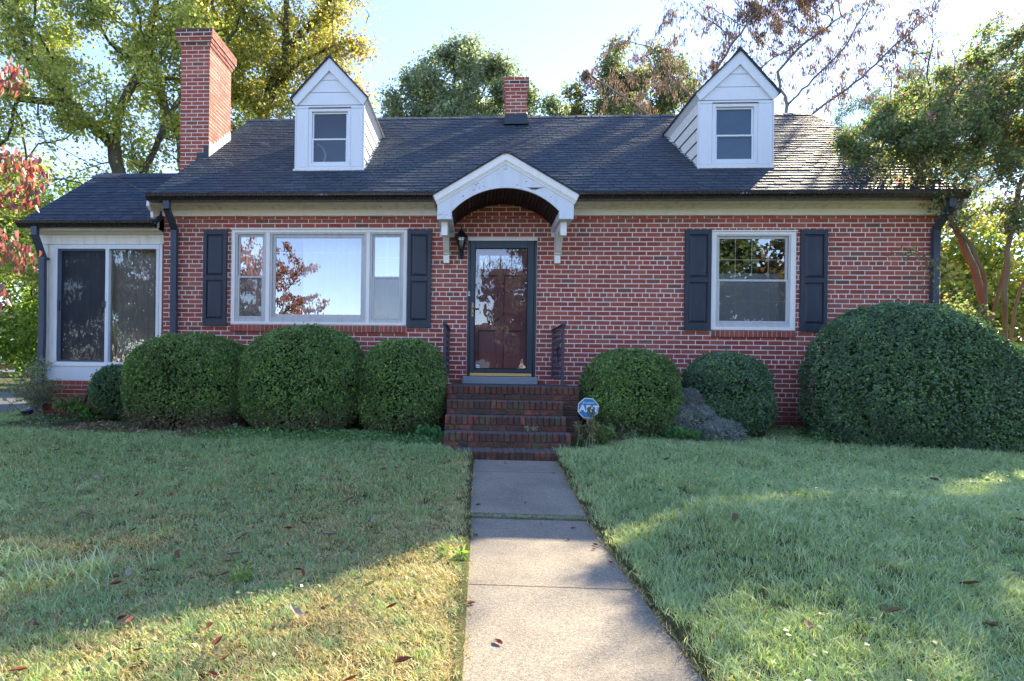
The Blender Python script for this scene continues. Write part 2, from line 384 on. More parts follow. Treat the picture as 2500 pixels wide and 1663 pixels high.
def wobble(p, seed=0, f=1.0):
    """cheap smooth noise in [-1,1] for arrays of points"""
    r = np.random.default_rng(seed); out = np.zeros(len(p)); tot = 0
    for o in range(4):
        for _ in range(3):
            kx = r.normal(size=3) * f * (1.8 ** o); out += np.sin(p @ kx + r.uniform(0, 6.28)) / (1.5 ** o); tot += 0.7 / (1.5 ** o)
    return np.clip(out / tot, -1, 1)

# ------------------------------------------------------------ the brick house
house = empty('brick_house', (0.86, 3.4, -0.75), 'red brick cottage with navy shutters, two white dormers and an arched door hood', 'house')
XL, XR = -4.795, 6.51
EY, EZ, PITCH = -0.40, 2.479, 0.71
RY = 3.38; RZ = EZ + PITCH * (RY - EY)
def roofz(y): return EZ + PITCH * (y - EY)
W1 = (-3.735, -1.066, 0.655, 2.095); W2 = (3.34, 4.523, 0.632, 2.065); DR = (-0.165, 0.846, -0.19, 1.945)
HOLES = [W1, W2, DR, (W1[0], W1[1], 0.545, 0.655), (W2[0], W2[1], 0.53, 0.632)]
AX, AZ0, AR, AZC = 0.341, 2.135, 0.974, 2.45 - 0.974
def arch(x):
    d = abs(x - AX); return AZC + math.sqrt(max(AR * AR - d * d, 0)) if d < 0.717 else 2.04

wall = MB()
def sheet(mb, x0, x1, z0, z1, holes, y, depth):
    xs = sorted({x0, x1, *[h[0] for h in holes], *[h[1] for h in holes]}); zs = sorted({z0, z1, *[h[2] for h in holes], *[h[3] for h in holes]})
    xs = [x for x in xs if x0 <= x <= x1]; zs = [z for z in zs if z0 <= z <= z1]
    for a, b in zip(xs, xs[1:]):
        for c_, d in zip(zs, zs[1:]):
            mx, mz = (a + b) / 2, (c_ + d) / 2
            if any(h[0] < mx < h[1] and h[2] < mz < h[3] for h in holes): continue
            mb.poly([(a, y, c_), (b, y, c_), (b, y, d), (a, y, d)])
    for h in holes:
        for p, q in (((h[0], h[2]), (h[0], h[3])), ((h[1], h[2]), (h[1], h[3])), ((h[0], h[2]), (h[1], h[2])), ((h[0], h[3]), (h[1], h[3]))):
            mb.poly([(p[0], y, p[1]), (q[0], y, q[1]), (q[0], y + depth, q[1]), (p[0], y + depth, p[1])])
sheet(wall, XL + 0.006, XR - 0.006, -1.0, 2.46, [W1, W2, DR], 0.0045, 0.22)
wall_o = wall.build('wall', 'mortar', house)
# side, rear and gable walls
sw = MB()
for X, s in ((XL + 0.004, 1), (XR - 0.004, -1)):
    sw.poly([(X, 0.01, -1.0), (X, 6.76, -1.0), (X, 6.76, 2.45), (X, RY, RZ - 0.08), (X, 0.01, 2.45)])
sw.poly([(XL, 6.76, -1), (XR, 6.76, -1), (XR, 6.76, 2.45), (XL, 6.76, 2.45)])
sw.build('side_walls', 'brick', house)
inn = MB().box(XL + 0.1, XR - 0.1, 2.2, 2.3, -0.9, 2.4); inn.box(XL + 0.1, XR - 0.1, 0.25, 2.2, -0.2, -0.18); inn.box(XL + 0.1, XR - 0.1, 0.25, 2.2, 2.38, 2.40)
inn.build('interior_room', 'dark', house)

BL, JT, CH = 0.191, 0.0125, 0.0676
def brick_rows():
    """(x0,x1,z0,z1) of every face brick of the front wall"""
    out = []; rr = random.Random(3)
    z_top = 2.235
    rows = [(2.2375, 2.2775, -1)]
    rows += [(z_top - CH * (i + 1) + JT, z_top - CH * i, i) for i in range(0, 46)]
    rows += [(2.2375 + 0.0435 + CH * j, 2.2375 + 0.0435 + CH * j + CH - JT, -2 - j) for j in range(0, 3)]
    for z0, z1, i in rows:
        head = i >= 0 and (i % 7) == 2
        L = (BL - JT) / 2 if head else BL
        step = L + JT
        off = (0.25 if head else (0.5 if i % 2 else 0.0)) * (step if not head else 2 * step)
        x = XL - off
        while x < XR:
            a, b = max(x, XL), min(x + L, XR)
            if i <= -2: a, b = max(a, -0.36), min(b, 1.04)
            spans = [(a, b)]
            for h in HOLES:
                if h[2] < (z0 + z1) / 2 < h[3]:
                    ns = []
                    for p, q in spans:
                        if q <= h[0] or p >= h[1]: ns.append((p, q)); continue
                        if p < h[0]: ns.append((p, h[0] - 0.006))
                        if q > h[1]: ns.append((h[1] + 0.006, q))
                    spans = ns
            for p, q in spans:
                if q - p > 0.02:
                    j = lambda: rr.uniform(-0.0018, 0.0018)
                    out.append((p + j(), q + j(), z0 + j() * 0.6, z1 + j() * 0.6, rr.uniform(-0.0015, 0.002)))
            x += step
    return out
bricks = brick_rows()
def visible_brick(b):
    x, z = (b[0] + b[1]) / 2, (b[2] + b[3]) / 2
    if abs((b[1] - b[0]) - BL) > 0.006 or abs(b[3] - b[2] - (CH - JT)) > 0.004: return False
    if x > 4.0 and z < 0.95: return False
    return 0.9 < x < 6.0 and z > 0.3 and not (2.95 < x < 4.97 and z > 0.5)
cand = sorted([b for b in bricks if visible_brick(b)], key=lambda b: -(b[0] - 0.2 * b[2]))[:185]
cs = set(cand)
bm0 = mesh_of(MB().bbox(-BL / 2, BL / 2, 0, 0.05, -(CH - JT) / 2, (CH - JT) / 2), 'brick', 'brick')
for b in cand:
    inst('brick', bm0, ((b[0] + b[1]) / 2, b[4], (b[2] + b[3]) / 2), wall_o, (random.uniform(-.01, .01), random.uniform(-.004, .004), random.uniform(-.008, .008)))
mb = MB()
for b in bricks:
    if b not in cs: mb.bbox(b[0], b[1], b[4], 0.05, b[2], b[3])
mb.build('brickwork', 'brick', wall_o, kind='stuff')
# rowlock sills under both windows
for W, zb in ((W1, 0.545), (W2, 0.53)):
    n = round((W[1] - W[0]) / 0.0675); st = (W[1] - W[0]) / n
    me = mesh_of(MB().bbox(-(st - 0.01) / 2, (st - 0.01) / 2, 0, 0.2, -0.0475, 0.0475), 'sill_brick', 'brick')
    for i in range(n): inst('sill_brick', me, (W[0] + st * (i + .5), -0.028 + random.uniform(-.002, .002), (zb + W[2]) / 2 - 0.003), wall_o, (-0.03, 0, 0))
    MB().box(W[0], W[1], -0.018, 0.1, zb + .004, W[2] - .012).build('sill_mortar', 'mortar', wall_o)

# ---- cornice, frieze, gutter
for a, b in ((XL - 0.01, -0.575), (1.252, XR + 0.01)):
    MB().box(a, b, -0.03, 0.004, 2.281, 2.365).build('frieze_board', 'white', house)
    prof = [(0.0, 2.362), (-0.045, 2.366), (-0.052, 2.378), (-0.085, 2.382), (-0.10, 2.392), (-0.10, 2.40), (-0.17, 2.412), (-0.24, 2.425), (-0.30, 2.428), (-0.31, 2.475), (0.0, 2.475)]
    MB().extr(prof, 'x', a - (0.09 if a < -4 else 0), b + (0.09 if b > 6 else 0)).build('cornice', 'cream', house)
for s, X in ((1, XL - 0.10), (-1, XR + 0.055)):
    prof = [(-0.30, 2.47), (-0.31, 2.36), (-0.24, 2.31), (-0.20, 2.30), (-0.19, 2.22), (-0.13, 2.19), (-0.12, 2.13), (-0.07, 2.10), (-0.02, 2.10), (-0.02, 2.47)]
    MB().extr(prof, 'x', X, X + 0.045).build('cornice_return', 'white', house)
def gutter(x0, x1, yb, zt, parent, h=0.098, d=0.12):
    yf = yb - d
    p = [(yb, zt), (yb, zt - h), (yf + 0.045, zt - h), (yf + 0.03, zt - h + 0.028), (yf + 0.004, zt - h + 0.055), (yf, zt - 0.02), (yf - 0.004, zt - 0.004), (yf + 0.014, zt), (yf + 0.014, zt - 0.008),
         (yf + 0.006, zt - 0.012), (yf + 0.012, zt - h + 0.06), (yf + 0.05, zt - h + 0.006), (yb - 0.005, zt - h + 0.006), (yb - 0.005, zt)]
    o = MB().extr(p, 'x', x0, x1).build('gutter', 'gutter', parent)
    mb = MB(); rr = random.Random(int(x1 * 10))
    x = x0 + 0.1
    while x < min(x1, x0 + 9):
        if rr.random() < 0.5:
            for q in range(rr.randint(2, 9)):
                xx = x + q * rr.uniform(0.006, 0.02)
                if xx < x1 - .02:
                    hh = rr.uniform(.008, .026); zz = zt - 0.022 - rr.uniform(0, .01)
                    mb.poly([(xx, yf - 0.0012, zz), (xx + .003, yf - 0.0012, zz), (xx + .003, yf - .0002, zz - hh), (xx, yf - .0002, zz - hh)])
        x += rr.uniform(0.2, 0.9)
    mb.build('worn_scratches', 'sheet', o, kind='stuff')
    return o
for a, b in ((XL - 0.01, -0.58), (1.26, XR + 0.01)):
    MB().box(a, b, -0.362, -0.31, 2.40, 2.47).build('fascia', 'gutter', house)
    gutter(a - .01, b + .01, -0.364, 2.497, house)

# ---- downspouts
def downspout(pts, w, d, parent, label=None):
    mb = MB()
    for (a, b) in zip(pts, pts[1:]):
        a, b = Vector(a), Vector(b); t = (b - a).normalized(); sx = Vector((1, 0, 0)); sy = t.cross(sx).normalized() * (d / 2); a = a - t * 0.006; b = b + t * 0.006
        sx = sx * (w / 2); n = len(mb.v)
        for p in (a, b):
            for q in (-sx - sy * 0.8, -sx * .85 - sy, sx * .85 - sy, sx - sy * .8, sx + sy, -sx + sy): mb.v.append(tuple(p + q))
        for i in range(6): j = (i + 1) % 6; mb.f.append((n + i, n + j, n + 6 + j, n + 6 + i))
    o = mb.build('downspout', 'pipe', parent, label=label)
    return o
dsp = downspout([(-4.53, -0.40, 2.41), (-4.53, -0.40, 2.29), (-4.585, -0.075, 2.07), (-4.585, -0.05, 0.2), (-4.585, -0.05, -0.7)], 0.088, 0.07, house)
MB().box(-4.64, -4.53, -0.092, 0.0, 0.79, 0.82).build('strap', 'pipe', dsp)
dsp = downspout([(6.33, -0.40, 2.41), (6.33, -0.40, 2.29), (6.375, -0.075, 2.07), (6.375, -0.05, 0.2), (6.375, -0.05, -0.7)], 0.088, 0.07, house)
MB().box(6.32, 6.43, -0.092, 0.0, 0.6, 0.63).build('strap', 'pipe', dsp)

# ---- shingled roofs
def shingle_mesh(w, ex, th, mat):
    # local: x across, y up slope, z normal
    mb = MB(); g = 0.0045; n = 0; L = ex * 1.25
    a, b = -w / 2 + g, w / 2 - g; c0, c1 = th * .72, th * .68
    mb.v += [(a, 0, 0), (b, 0, 0), (b, .022, 0), (b, L, 0), (a, L, 0), (a, .022, 0), (a, 0, th), (b, 0, th), (b, .022, c1), (b, L, .001), (a, L, .001), (a, .022, c0)]
    mb.f += [(0, 1, 7, 6), (1, 2, 8, 7), (2, 3, 9, 8), (4, 5, 11, 10), (5, 0, 6, 11), (6, 7, 8, 11), (11, 8, 9, 10)]
    return mb
def shingle_field(x0, x1, y0, z0, y1, pitch, parent, mat, n_parts, keep=None, seed=1, w=0.178, ex=0.127):
    ang = math.atan(pitch); L = (y1 - y0) / math.cos(ang); rr = random.Random(seed)
    rows = int(L / ex) + 1; proto = shingle_mesh(w, ex, 0.0115, mat); me = mesh_of(proto, 'shingle', mat); joined = MB(); cnt = 0
    ca, sa = math.cos(ang), math.sin(ang)
    for r_ in range(rows):
        s = r_ * ex; rowlift = rr.uniform(0, 0.002)
        x = x0 - (w / 2 if r_ % 2 else 0) - rr.uniform(0, 0.05); drop = rr.uniform(-.004, .004)
        while x < x1:
            a, b = max(x, x0), min(x + w, x1); cx = (a + b) / 2; full = (b - a) > w - 1e-4
            s2 = s + drop + rr.uniform(-.003, .003); lift = rowlift + rr.uniform(0, .004)
            py = y0 + s2 * ca - lift * sa; pz = z0 + s2 * sa + lift * ca
            if (b - a) > 0.02 and (keep is None or keep(cx, py)):
                tilt = rr.uniform(-.008, .02)
                if full and cnt < n_parts:
                    inst('shingle', me, (cx, py, pz), parent, (ang + tilt * 0.3, rr.uniform(-.01, .01), 0)); cnt += 1
                else:
                    n = len(joined.v); sx = (b - a) / w
                    a2 = ang + tilt * .3; c2, s3 = math.cos(a2), math.sin(a2)
                    for (vx, vy, vz) in proto.v:
                        joined.v.append((cx + vx * sx, py + vy * c2 - vz * s3, pz + vy * s3 + vz * c2))
                    joined.f += [tuple(n + i for i in f) for f in proto.f]
            x += w
    return joined.build('shingle_courses', mat, parent, kind='stuff')
roof = MB()
th = 0.05; nrm = Vector((0, -PITCH, 1)).normalized() * th
roof.extr([(EY - .012, EZ - .01), (RY, RZ), (6.76 + .4, EZ), (6.76 + .4, EZ - .04), (RY, RZ - .06), (EY - .012, EZ - .028)], 'x', XL - 0.012, XR + 0.012)
roof_o = roof.build('roof', 'shingle', house)
DORM = [(-2.94, -1.86, -2.41), (3.335, 4.435, 3.93)]
def keep(x, y):
    for a, b, p in DORM:
        if a + .03 < x < b - .03 and y > 0.58 and roofz(y) < 4.9 - abs(x - p) * 1.05: return False
    if 0.49 < x < 0.86 and y > 2.86: return False
    if x < -4.68 and 1.2 < y < 2.03: return False
    return True
shingle_field(XL - 0.015, XR + 0.015, EY - 0.02, EZ - .006, RY - 0.03, PITCH, roof_o, 'shingle', 290, keep, 5)
cap = mesh_of(MB().extr([(-0.14, -0.075), (0, 0.018), (0.14, -0.075), (0.14, -0.083), (0, 0.006), (-0.14, -0.083)], 'x', -0.09, 0.09), 'ridge_shingle', 'shingle')
x = XL + 0.06
while x < XR:
    if not 0.3 < x < 0.3: inst('ridge_shingle', cap, (x, RY, RZ + 0.006 + random.uniform(-.002, .004)), roof_o, (random.uniform(-.02, .02), 0.045, random.uniform(-.015, .015)))
    x += 0.15

# ---- dormers
def sash_window(parent, x0, x1, z0, z1, y, glass, fw=0.045, rail=None, muntin=None, frame='vinyl', backs='dark', screen=None, name='window', sash='alu'):
    """a double-hung window: frame, two sashes, panes; y is the front of the frame, parts as children of the window"""
    w = MB()
    for a, b, c_, d in ((x0, x1, z1 - fw, z1), (x0, x1, z0, z0 + fw * 0.9), (x0, x0 + fw, z0 + fw * .9, z1 - fw), (x1 - fw, x1, z0 + fw * .9, z1 - fw)): w.box(a, b, y, y + 0.11, c_, d)
    wo = w.build(name, frame, parent, bevel=0.003)
    a, b, c_, d = x0 + fw + .002, x1 - fw - .002, z0 + fw * .9 + .002, z1 - fw - .002
    rail = rail if rail else (c_ + d) / 2
    for lo, hi, yy, upper in ((rail - 0.012, d, y + 0.034, True), (c_, rail + 0.014, y + 0.018, False)):
        s = MB(); t = 0.026
        if not upper: yy = y + 0.010
        s.box(a, b, yy, yy + 0.022, hi - t, hi).box(a, b, yy, yy + 0.022, lo, lo + t * 1.15).box(a, a + t, yy, yy + 0.022, lo + t * 1.15, hi - t).box(b - t, b, yy, yy + 0.022, lo + t * 1.15, hi - t)
        so = s.build('sash', sash, wo, bevel=0.002)
        g0, g1, h0, h1 = a + t, b - t, lo + t * 1.15, hi - t
        if muntin:
            nx, nz = muntin; mm = MB()
            for i in range(1, nx):
                xx = g0 + (g1 - g0) * i / nx; mm.box(xx - .006, xx + .006, yy + .016, yy + .022, h0, h1)
            for i in range(1, nz):
                zz = h0 + (h1 - h0) * i / nz; mm.box(g0, g1, yy + .0155, yy + .0225, zz - .006, zz + .006)
            mm.build('muntins', 'white', wo)
        MB().poly([(g0, yy + .012, h0), (g1, yy + .012, h0), (g1, yy + .012, h1), (g0, yy + .012, h1)]).build('pane', glass, wo)
        if screen and not upper:
            MB().poly([(g0, yy + .004, h0), (g1, yy + .004, h0), (g1, yy + .004, h1), (g0, yy + .004, h1)]).build('insect_screen', screen, wo)
    return wo

def dormer(x0, x1, xp, back, gl_seed):
    yf = 0.555; zb = roofz(yf); ze = 4.182; d = MB()
    mx = (x0 + x1) / 2
    wx0, wx1, wz0, wz1 = mx - 0.338, mx + 0.338, 3.215, 4.14
    if x0 > 0: wx0, wx1 = 3.537, 4.213
    # front sheet with opening and the gable above it
    sheet(d, x0, x1, zb - .02, ze, [(wx0, wx1, wz0, wz1)], yf, 0.03)
    sl = (4.93 - 4.28) / (x1 + .07 - xp)
    d.poly([(x0, yf, ze), (x1, yf, ze), (xp, yf, ze + (x1 - xp) * sl * 1.05)])
    do = d.build('dormer', 'vinyl', house)
    # side boards, top board and corner trims
    for a, b in ((x0 + .004, wx0 - 0.006), (wx1 + 0.006, x1 - .004)): MB().box(a, b, yf - .012, yf - .001, zb + .05, ze - 0.05).build('face_board', 'vinyl', do, bevel=.002)
    MB().box(x0, x1, yf - .014, yf - .001, ze - 0.046, ze - .002).build('face_board', 'vinyl', do, bevel=.002)
    MB().box(x0, x1, yf - .014, yf - .001, zb + .0, zb + .046).build('face_board', 'vinyl', do, bevel=.002)
    MB().box(wx0 - .004, wx1 + .004, yf - .017, yf - .012, wz1 - .004, wz1 + .012).build('dark_joint', 'bare', do)
    # window
    MB().box(x0 + .05, x1 - .05, yf + 1.0, yf + 1.02, 3.2, 4.4).build('room_back', 'room_blue', do)
    wo = sash_window(do, wx0, wx1, wz0, wz1, yf - 0.006, 'dormer_glass', 0.05, 3.65, None, 'vinyl', sash='vinyl')
    if back == 'shade':
        MB().poly([(wx0 + .06, yf + .07, wz0 + .05), (wx1 - .06, yf + .07, wz0 + .05), (wx1 - .06, yf + .07, wz1 - .05), (wx0 + .06, yf + .07, wz1 - .05)]).build('window_shade', 'shade', wo)
    else:
        MB().poly([(wx0 + .06, yf + .4, wz0 + .05), (wx1 - .06, yf + .4, wz0 + .05), (wx1 - .06, yf + .4, wz1 - .05), (wx0 + .06, yf + .4, wz1 - .05)]).build('window_shade', 'room_blue', wo)
        mb = MB(); cx, cz = wx0 + .02, wz0 + .27
        mb.tube([(cx + .20 * math.cos(t) - .02, yf + .28, cz + .2 * math.sin(t)) for t in np.linspace(-1.2, 1.3, 14)], 0.022, 8)
        mb.build('stored_wheel_rim', 'alu', wo)
    # three siding boards in the gable
    zs = [ze + 0.004, ze + 0.205, ze + 0.40, ze + 0.54]; xl_ = lambda z: xp + (x0 + .016 - xp) * (4.73 - z) / (4.73 - ze); xr_ = lambda z: xp + (x1 - .016 - xp) * (4.73 - z) / (4.73 - ze)
    for a, b in zip(zs, zs[1:]):
        MB().extr([(xl_(a), a + .004), (xr_(a), a + .004), (xr_(b), b - .004), (xl_(b), b - .004)], 'y', yf - .014, yf - .0015).build('siding_board', 'vinyl', do)
    gj = MB().extr([(x0 + .01, ze - .001), (x1 - .01, ze - .001), (xp + .01, 4.73), (xp - .01, 4.73)], 'y', yf - .003, yf - .0012); gj.build('dark_joint', 'line', do)
    # rake boards
    for s in (-1, 1):
        xe = (x1 + .07) if s > 0 else (x0 - .07); zc = 4.275; pk = 4.925
        xi = x1 if s > 0 else x0
        pts = [(xe, zc), (xp, pk), (xp, 4.72), (xi - s * .022, ze + .0), (xi + s * 0.0, ze - .01)]
        MB().extr(pts, 'y', yf - .05, yf - .016).build('rake_board', 'vinyl', do, bevel=.003)
        # roof slab
        zo = zc + .012; r0 = MB(); yb0 = EY + (zo - EZ) / PITCH; yb1 = EY + (pk + .02 - EZ) / PITCH
        a_, b_, c_, d_ = (xe + s * .012, yf - .075, zo - .012), (xp, yf - .075, pk + .022), (xp, yb1 + .05, pk + .022), (xe + s * .012, yb0 + .05, zo - .012)
        r0.poly([a_, b_, c_, d_]).poly([(p[0], p[1], p[2] - .022) for p in (a_, b_, c_, d_)]).poly([a_, b_, (b_[0], b_[1], b_[2] - .022), (a_[0], a_[1], a_[2] - .022)]).poly([a_, d_, (d_[0], d_[1], d_[2] - .022), (a_[0], a_[1], a_[2] - .022)])
        r0.build('dormer_roof', 'shingle', do)
        # shingle butts that show along the front edge
        e = Vector(b_) - Vector(a_); n_ = int(e.length / .127); mbq = MB(); rr = random.Random(int(xe * 9))
        for q in range(n_ + 1):
            t0 = q / (n_ + 1); p = Vector(a_) + e * t0; u = e.normalized(); nn = Vector((0, 1, 0)).cross(u).normalized(); nn = nn if nn.z > 0 else -nn
            L = .15; y0 = yf - .078 - rr.uniform(0, .008); y1 = yb0
            for k2 in range(9):
                ya = y0 + (y1 - y0) * k2 / 9; yb = y0 + (y1 - y0) * (k2 + 1) / 9 - .003
                A = p + nn * .010; B = p + u * L + nn * .002
                mbq.poly([(A.x, ya, A.z), (B.x, ya, B.z), (B.x, yb, B.z), (A.x, yb, A.z)]).poly([(A.x, ya, A.z), (B.x, ya, B.z), (B.x, ya, B.z - .011), (A.x, ya, A.z - .011)]).poly([(A.x, ya, A.z), (A.x, yb, A.z), (A.x, yb, A.z - .011), (A.x, ya, A.z - .011)])
        mbq.build('shingle_courses', 'shingle', do, kind='stuff')
        # soffit and fascia of the side eave
        MB().poly([(xi, yf - .02, ze - .01), (xe, yf - .04, zc - .018), (xe, yb0, zc - .018), (xi, EY + (ze - EZ) / PITCH, ze - .01)]).build('soffit', 'vinyl', do)
        # cheek: lapped horizontal siding
        yr = lambda z: EY + (z - EZ) / PITCH
        ch = MB().poly([(xi - s * .006, yf, zb), (xi - s * .006, yf, ze), (xi - s * .006, yr(ze), ze)]); ch.build('cheek', 'line', do)
        z_ = zb; nb = 5; hh = (ze - zb) / nb * 1.0
        for q in range(nb):
            za, zt = zb + hh * q + .014, zb + hh * (q + 1) - .004
            xo, xin = xi + s * .014, xi + s * .001
            y0 = yf + .012
            v = [(xo, y0, za), (xo, max(yr(za) - .02, y0), za), (xin, max(yr(zt) - .02, y0 + .01), zt), (xin, y0, zt)]
            b = MB().poly(v).poly([(xo, y0, za), (xo, max(yr(za) - .02, y0), za), (xi, max(yr(za) - .02, y0), za), (xi, y0, za)]).poly([(xo, y0, za), (xin, y0, zt), (xi, y0, zt), (xi, y0, za)])
            b.build('siding_board', 'dirty_white' if s < 0 else 'vinyl', do)
        MB().box(min(xi, xi + s * .018), max(xi, xi + s * .018), yf - .013, yf + .012, zb, ze - .01).build('corner_trim', 'vinyl', do)
        # step flashing line where the cheek meets the roof
        f = MB(); nrm2 = Vector((0, -PITCH, 1)).normalized()
        f.poly([(xi + s * .016, yf, zb + .02), (xi + s * .05, yf, zb + .016), (xi + s * .05, yr(ze), ze + .016), (xi + s * .016, yr(ze), ze + .02)]); f.build('flashing', 'vinyl', do)
    # curled end of the side eaves on the roof and apron flashing at the front
    MB().box(x0 - .03, x1 + .03, yf - .055, yf - .014, zb - .035, zb + .004).build('apron_flashing', 'dirty_white', do)
    return do
dormer(-2.94, -1.86, -2.41, 'rim', 1); dormer(3.335, 4.435, 3.93, 'shade', 2)

# ---- chimneys
def brick_stack(name, x0, x1, y0, y1, ztop, zvis, parent, corb, right_side, label, mat='brick'):
    zb = 2.0
    body = MB().box(x0 + .003, x1 - .0025, y0 + .005, y1 - .007, zb, ztop - .01)
    if corb:
        for i, (p, n0, n1) in enumerate(corb): body.box(x0 - p + .006, x1 + p - .006, y0 - p + .006, y1 + p - .006, ztop - CH * n1 + .002 * i, ztop - CH * n0 - .004)
    bo = body.build(name, 'mortar', parent, label=label)
    rr = random.Random(len(name) + int(x0 * 7)); nrow = int((ztop - zvis) / CH) + 1; side = MB(); nwh = BL + JT
    me = {}
    for i in range(nrow):
        z1 = ztop - CH * i; z0 = z1 - CH + JT; p = 0
        for (pp, n0, n1) in (corb or []):
            if n0 <= i < n1: p = pp
        top = i < 4
        mm = 'old_brick' if (top and corb and rr.random() < .55) else mat
        a0, a1 = x0 - p, x1 + p; x = a0 - ((BL + JT) / 2 if i % 2 else 0)
        while x < a1 - .015:
            a, b = max(x, a0), min(x + BL, a1)
            if b - a > .02:
                key = (round(b - a, 3), mm)
                if key not in me: me[key] = mesh_of(MB().bbox(-(b - a) / 2, (b - a) / 2, 0, .04, -(CH - JT) / 2, (CH - JT) / 2), 'brick', mm)
                zlow = roofz(y0) if a > XL else 0
                if z1 > zlow + .01: inst('brick', me[key], ((a + b) / 2, y0 - p + rr.uniform(-.002, .002), (z0 + z1) / 2), bo)
            x += nwh
        for sx, xx in (((1, x1 + p),) if right_side else ()) + ((-1, x0 - p),):
            y = y0 - p - ((BL + JT) / 2 if not i % 2 else 0)
            while y < y1 + p:
                a, b = max(y, y0 - p + .001), min(y + BL, y1 + p)
                if b - a > .02:
                    d_ = rr.uniform(-.001, .003)
                    side.box(min(xx + sx * d_, xx - sx * .03), max(xx + sx * d_, xx - sx * .03), a, b, z0, z1)
                y += nwh
    side.build('side_brickwork', mat, bo, kind='stuff')
    return bo
big = brick_stack('chimney', -5.165, -4.66, 1.17, 2.05, 5.775, 2.6, house, [(0.075, 0, 2), (0.048, 2, 3), (0.022, 3, 4)], True, 'tall broad brick chimney on the left gable')
MB().box(-5.22, -4.60, 1.11, 2.11, 5.768, 5.79).build('mortar_cap', 'old_mortar', big)
# white stepped flashing where its right face meets the roof, lead pieces at the corner
mb = MB(); n = 9
for i in range(n):
    ya, yb = 1.17 + .88 * i / n, 1.17 + .88 * (i + 1) / n; h = 0.19 if i else .26
    mb.box(-4.658, -4.652 + .0015 * (i % 2), ya, yb - .002, roofz(ya) - .03, roofz(ya) + .012)
    mb.poly([(-4.6515, ya, roofz(ya) - .02), (-4.6515, yb, roofz(yb) - .02), (-4.6515, yb - .004, roofz(yb) + h - .045), (-4.6515, ya + .02, roofz(yb) + h - .03), (-4.6515, ya, roofz(ya) + h - .05)])
mb.build('flashing', 'sheet', big)
MB().box(-4.74, -4.648, 1.155, 1.166, roofz(1.17) - .02, roofz(1.17) + .2).box(-4.86, -4.735, 1.152, 1.164, roofz(1.17) - .05, roofz(1.17) + .085).build('lead_flashing', 'lead', big)
small = brick_stack('chimney', 0.475, 0.885, 2.83, 3.28, 5.70, 4.95, house, [(0.035, 0, 3), (0.014, 3, 4)], True, 'small square brick chimney at the middle of the ridge')
MB().extr([(.455, 4.77), (.905, 4.77), (.892, 4.99), (.468, 4.99)], 'y', 2.805, 2.83).box(.44, .92, 2.72, 2.83, 4.765, 4.785).build('lead_flashing', 'lead', small)
MB().lathe([(.085, 5.68), (.09, 5.76), (.082, 5.77), (.07, 5.72)], .68, 3.05, 14).build('flue_tile', 'brick', small, smooth=True)

# ---- picture window
def casing(x0, x1, z0, z1, parent, y=-0.004, side=.055, top=.06, bot=.04, name='window'):
    m_ = MB().box(x0 + .003, x1 - .003, y, y + .12, z1 - top, z1 - .003).box(x0 + .003, x1 - .003, y - .01, y + .12, z0 + .002, z0 + bot).box(x0 + .003, x0 + side, y, y + .12, z0 + bot, z1 - top).box(x1 - side, x1 - .003, y, y + .12, z0 + bot, z1 - top)
    m_.box(x0 - .012, x1 + .012, y - .022, y, z1 - .016, z1 + .002)
    return m_.build(name, 'white', parent, bevel=.003)
pw = casing(*W1, house)
for a, b in ((-3.204, -3.147), (-1.680, -1.627)): MB().box(a, b, .0, .115, .695, 2.035).build('mullion', 'white', pw)
def panes_in(parent, x0, x1, z0, z1, yy, nx, nz, glass, sash='alu', t=.03, screen=None):
    MB().box(x0, x1, yy, yy + .025, z1 - t, z1).box(x0, x1, yy, yy + .025, z0, z0 + t).box(x0, x0 + t, yy, yy + .025, z0 + t, z1 - t).box(x1 - t, x1, yy, yy + .025, z0 + t, z1 - t).build('sash', sash, parent, bevel=.003)
    a, b, c_, d = x0 + t, x1 - t, z0 + t, z1 - t
    m_ = MB()
    for i in range(1, nx): xx = a + (b - a) * i / nx; m_.box(xx - .006, xx + .006, yy + .018, yy + .024, c_, d)
    for i in range(1, nz): zz = c_ + (d - c_) * i / nz; m_.box(a, b, yy + .0175, yy + .0245, zz - .006, zz + .006)
    if m_.v: m_.build('muntins', 'white', parent)
    MB().poly([(a, yy + .014, c_), (b, yy + .014, c_), (b, yy + .014, d), (a, yy + .014, d)]).build('pane', glass, parent)
    if screen: MB().poly([(a, yy + .006, c_), (b, yy + .006, c_), (b, yy + .006, d), (a, yy + .006, d)]).build('insect_screen', screen, parent)
for a, b in ((-3.677, -3.205), (-1.626, -1.122)):
    MB().box(a, b, .008, .03, 2.01, 2.034).box(a, b, .006, .03, .697, .745).box(a, a + .035, .008, .03, .745, 2.01).box(b - .035, b, .008, .03, .745, 2.01).build('storm_frame', 'alu', pw, bevel=.002)
    panes_in(pw, a + .036, b - .036, 1.345, 2.008, .034, 2, 2, 'glass')
    panes_in(pw, a + .036, b - .036, .747, 1.385, .012, 2, 2, 'glass', screen='screen')
MB().box(-3.146, -1.681, .008, .03, 2.01, 2.034).box(-3.146, -1.681, .006, .03, .697, .765).box(-3.146, -3.11, .008, .03, .765, 2.01).box(-1.717, -1.681, .008, .03, .765, 2.01).build('storm_frame', 'alu', pw, bevel=.002)
panes_in(pw, -3.109, -1.718, .767, 2.008, .03, 1, 1, 'pic_glass', t=.045)
MB().box(-3.06, -1.76, .05, .06, 1.735, 1.745).build('blind_rail', 'white', pw)
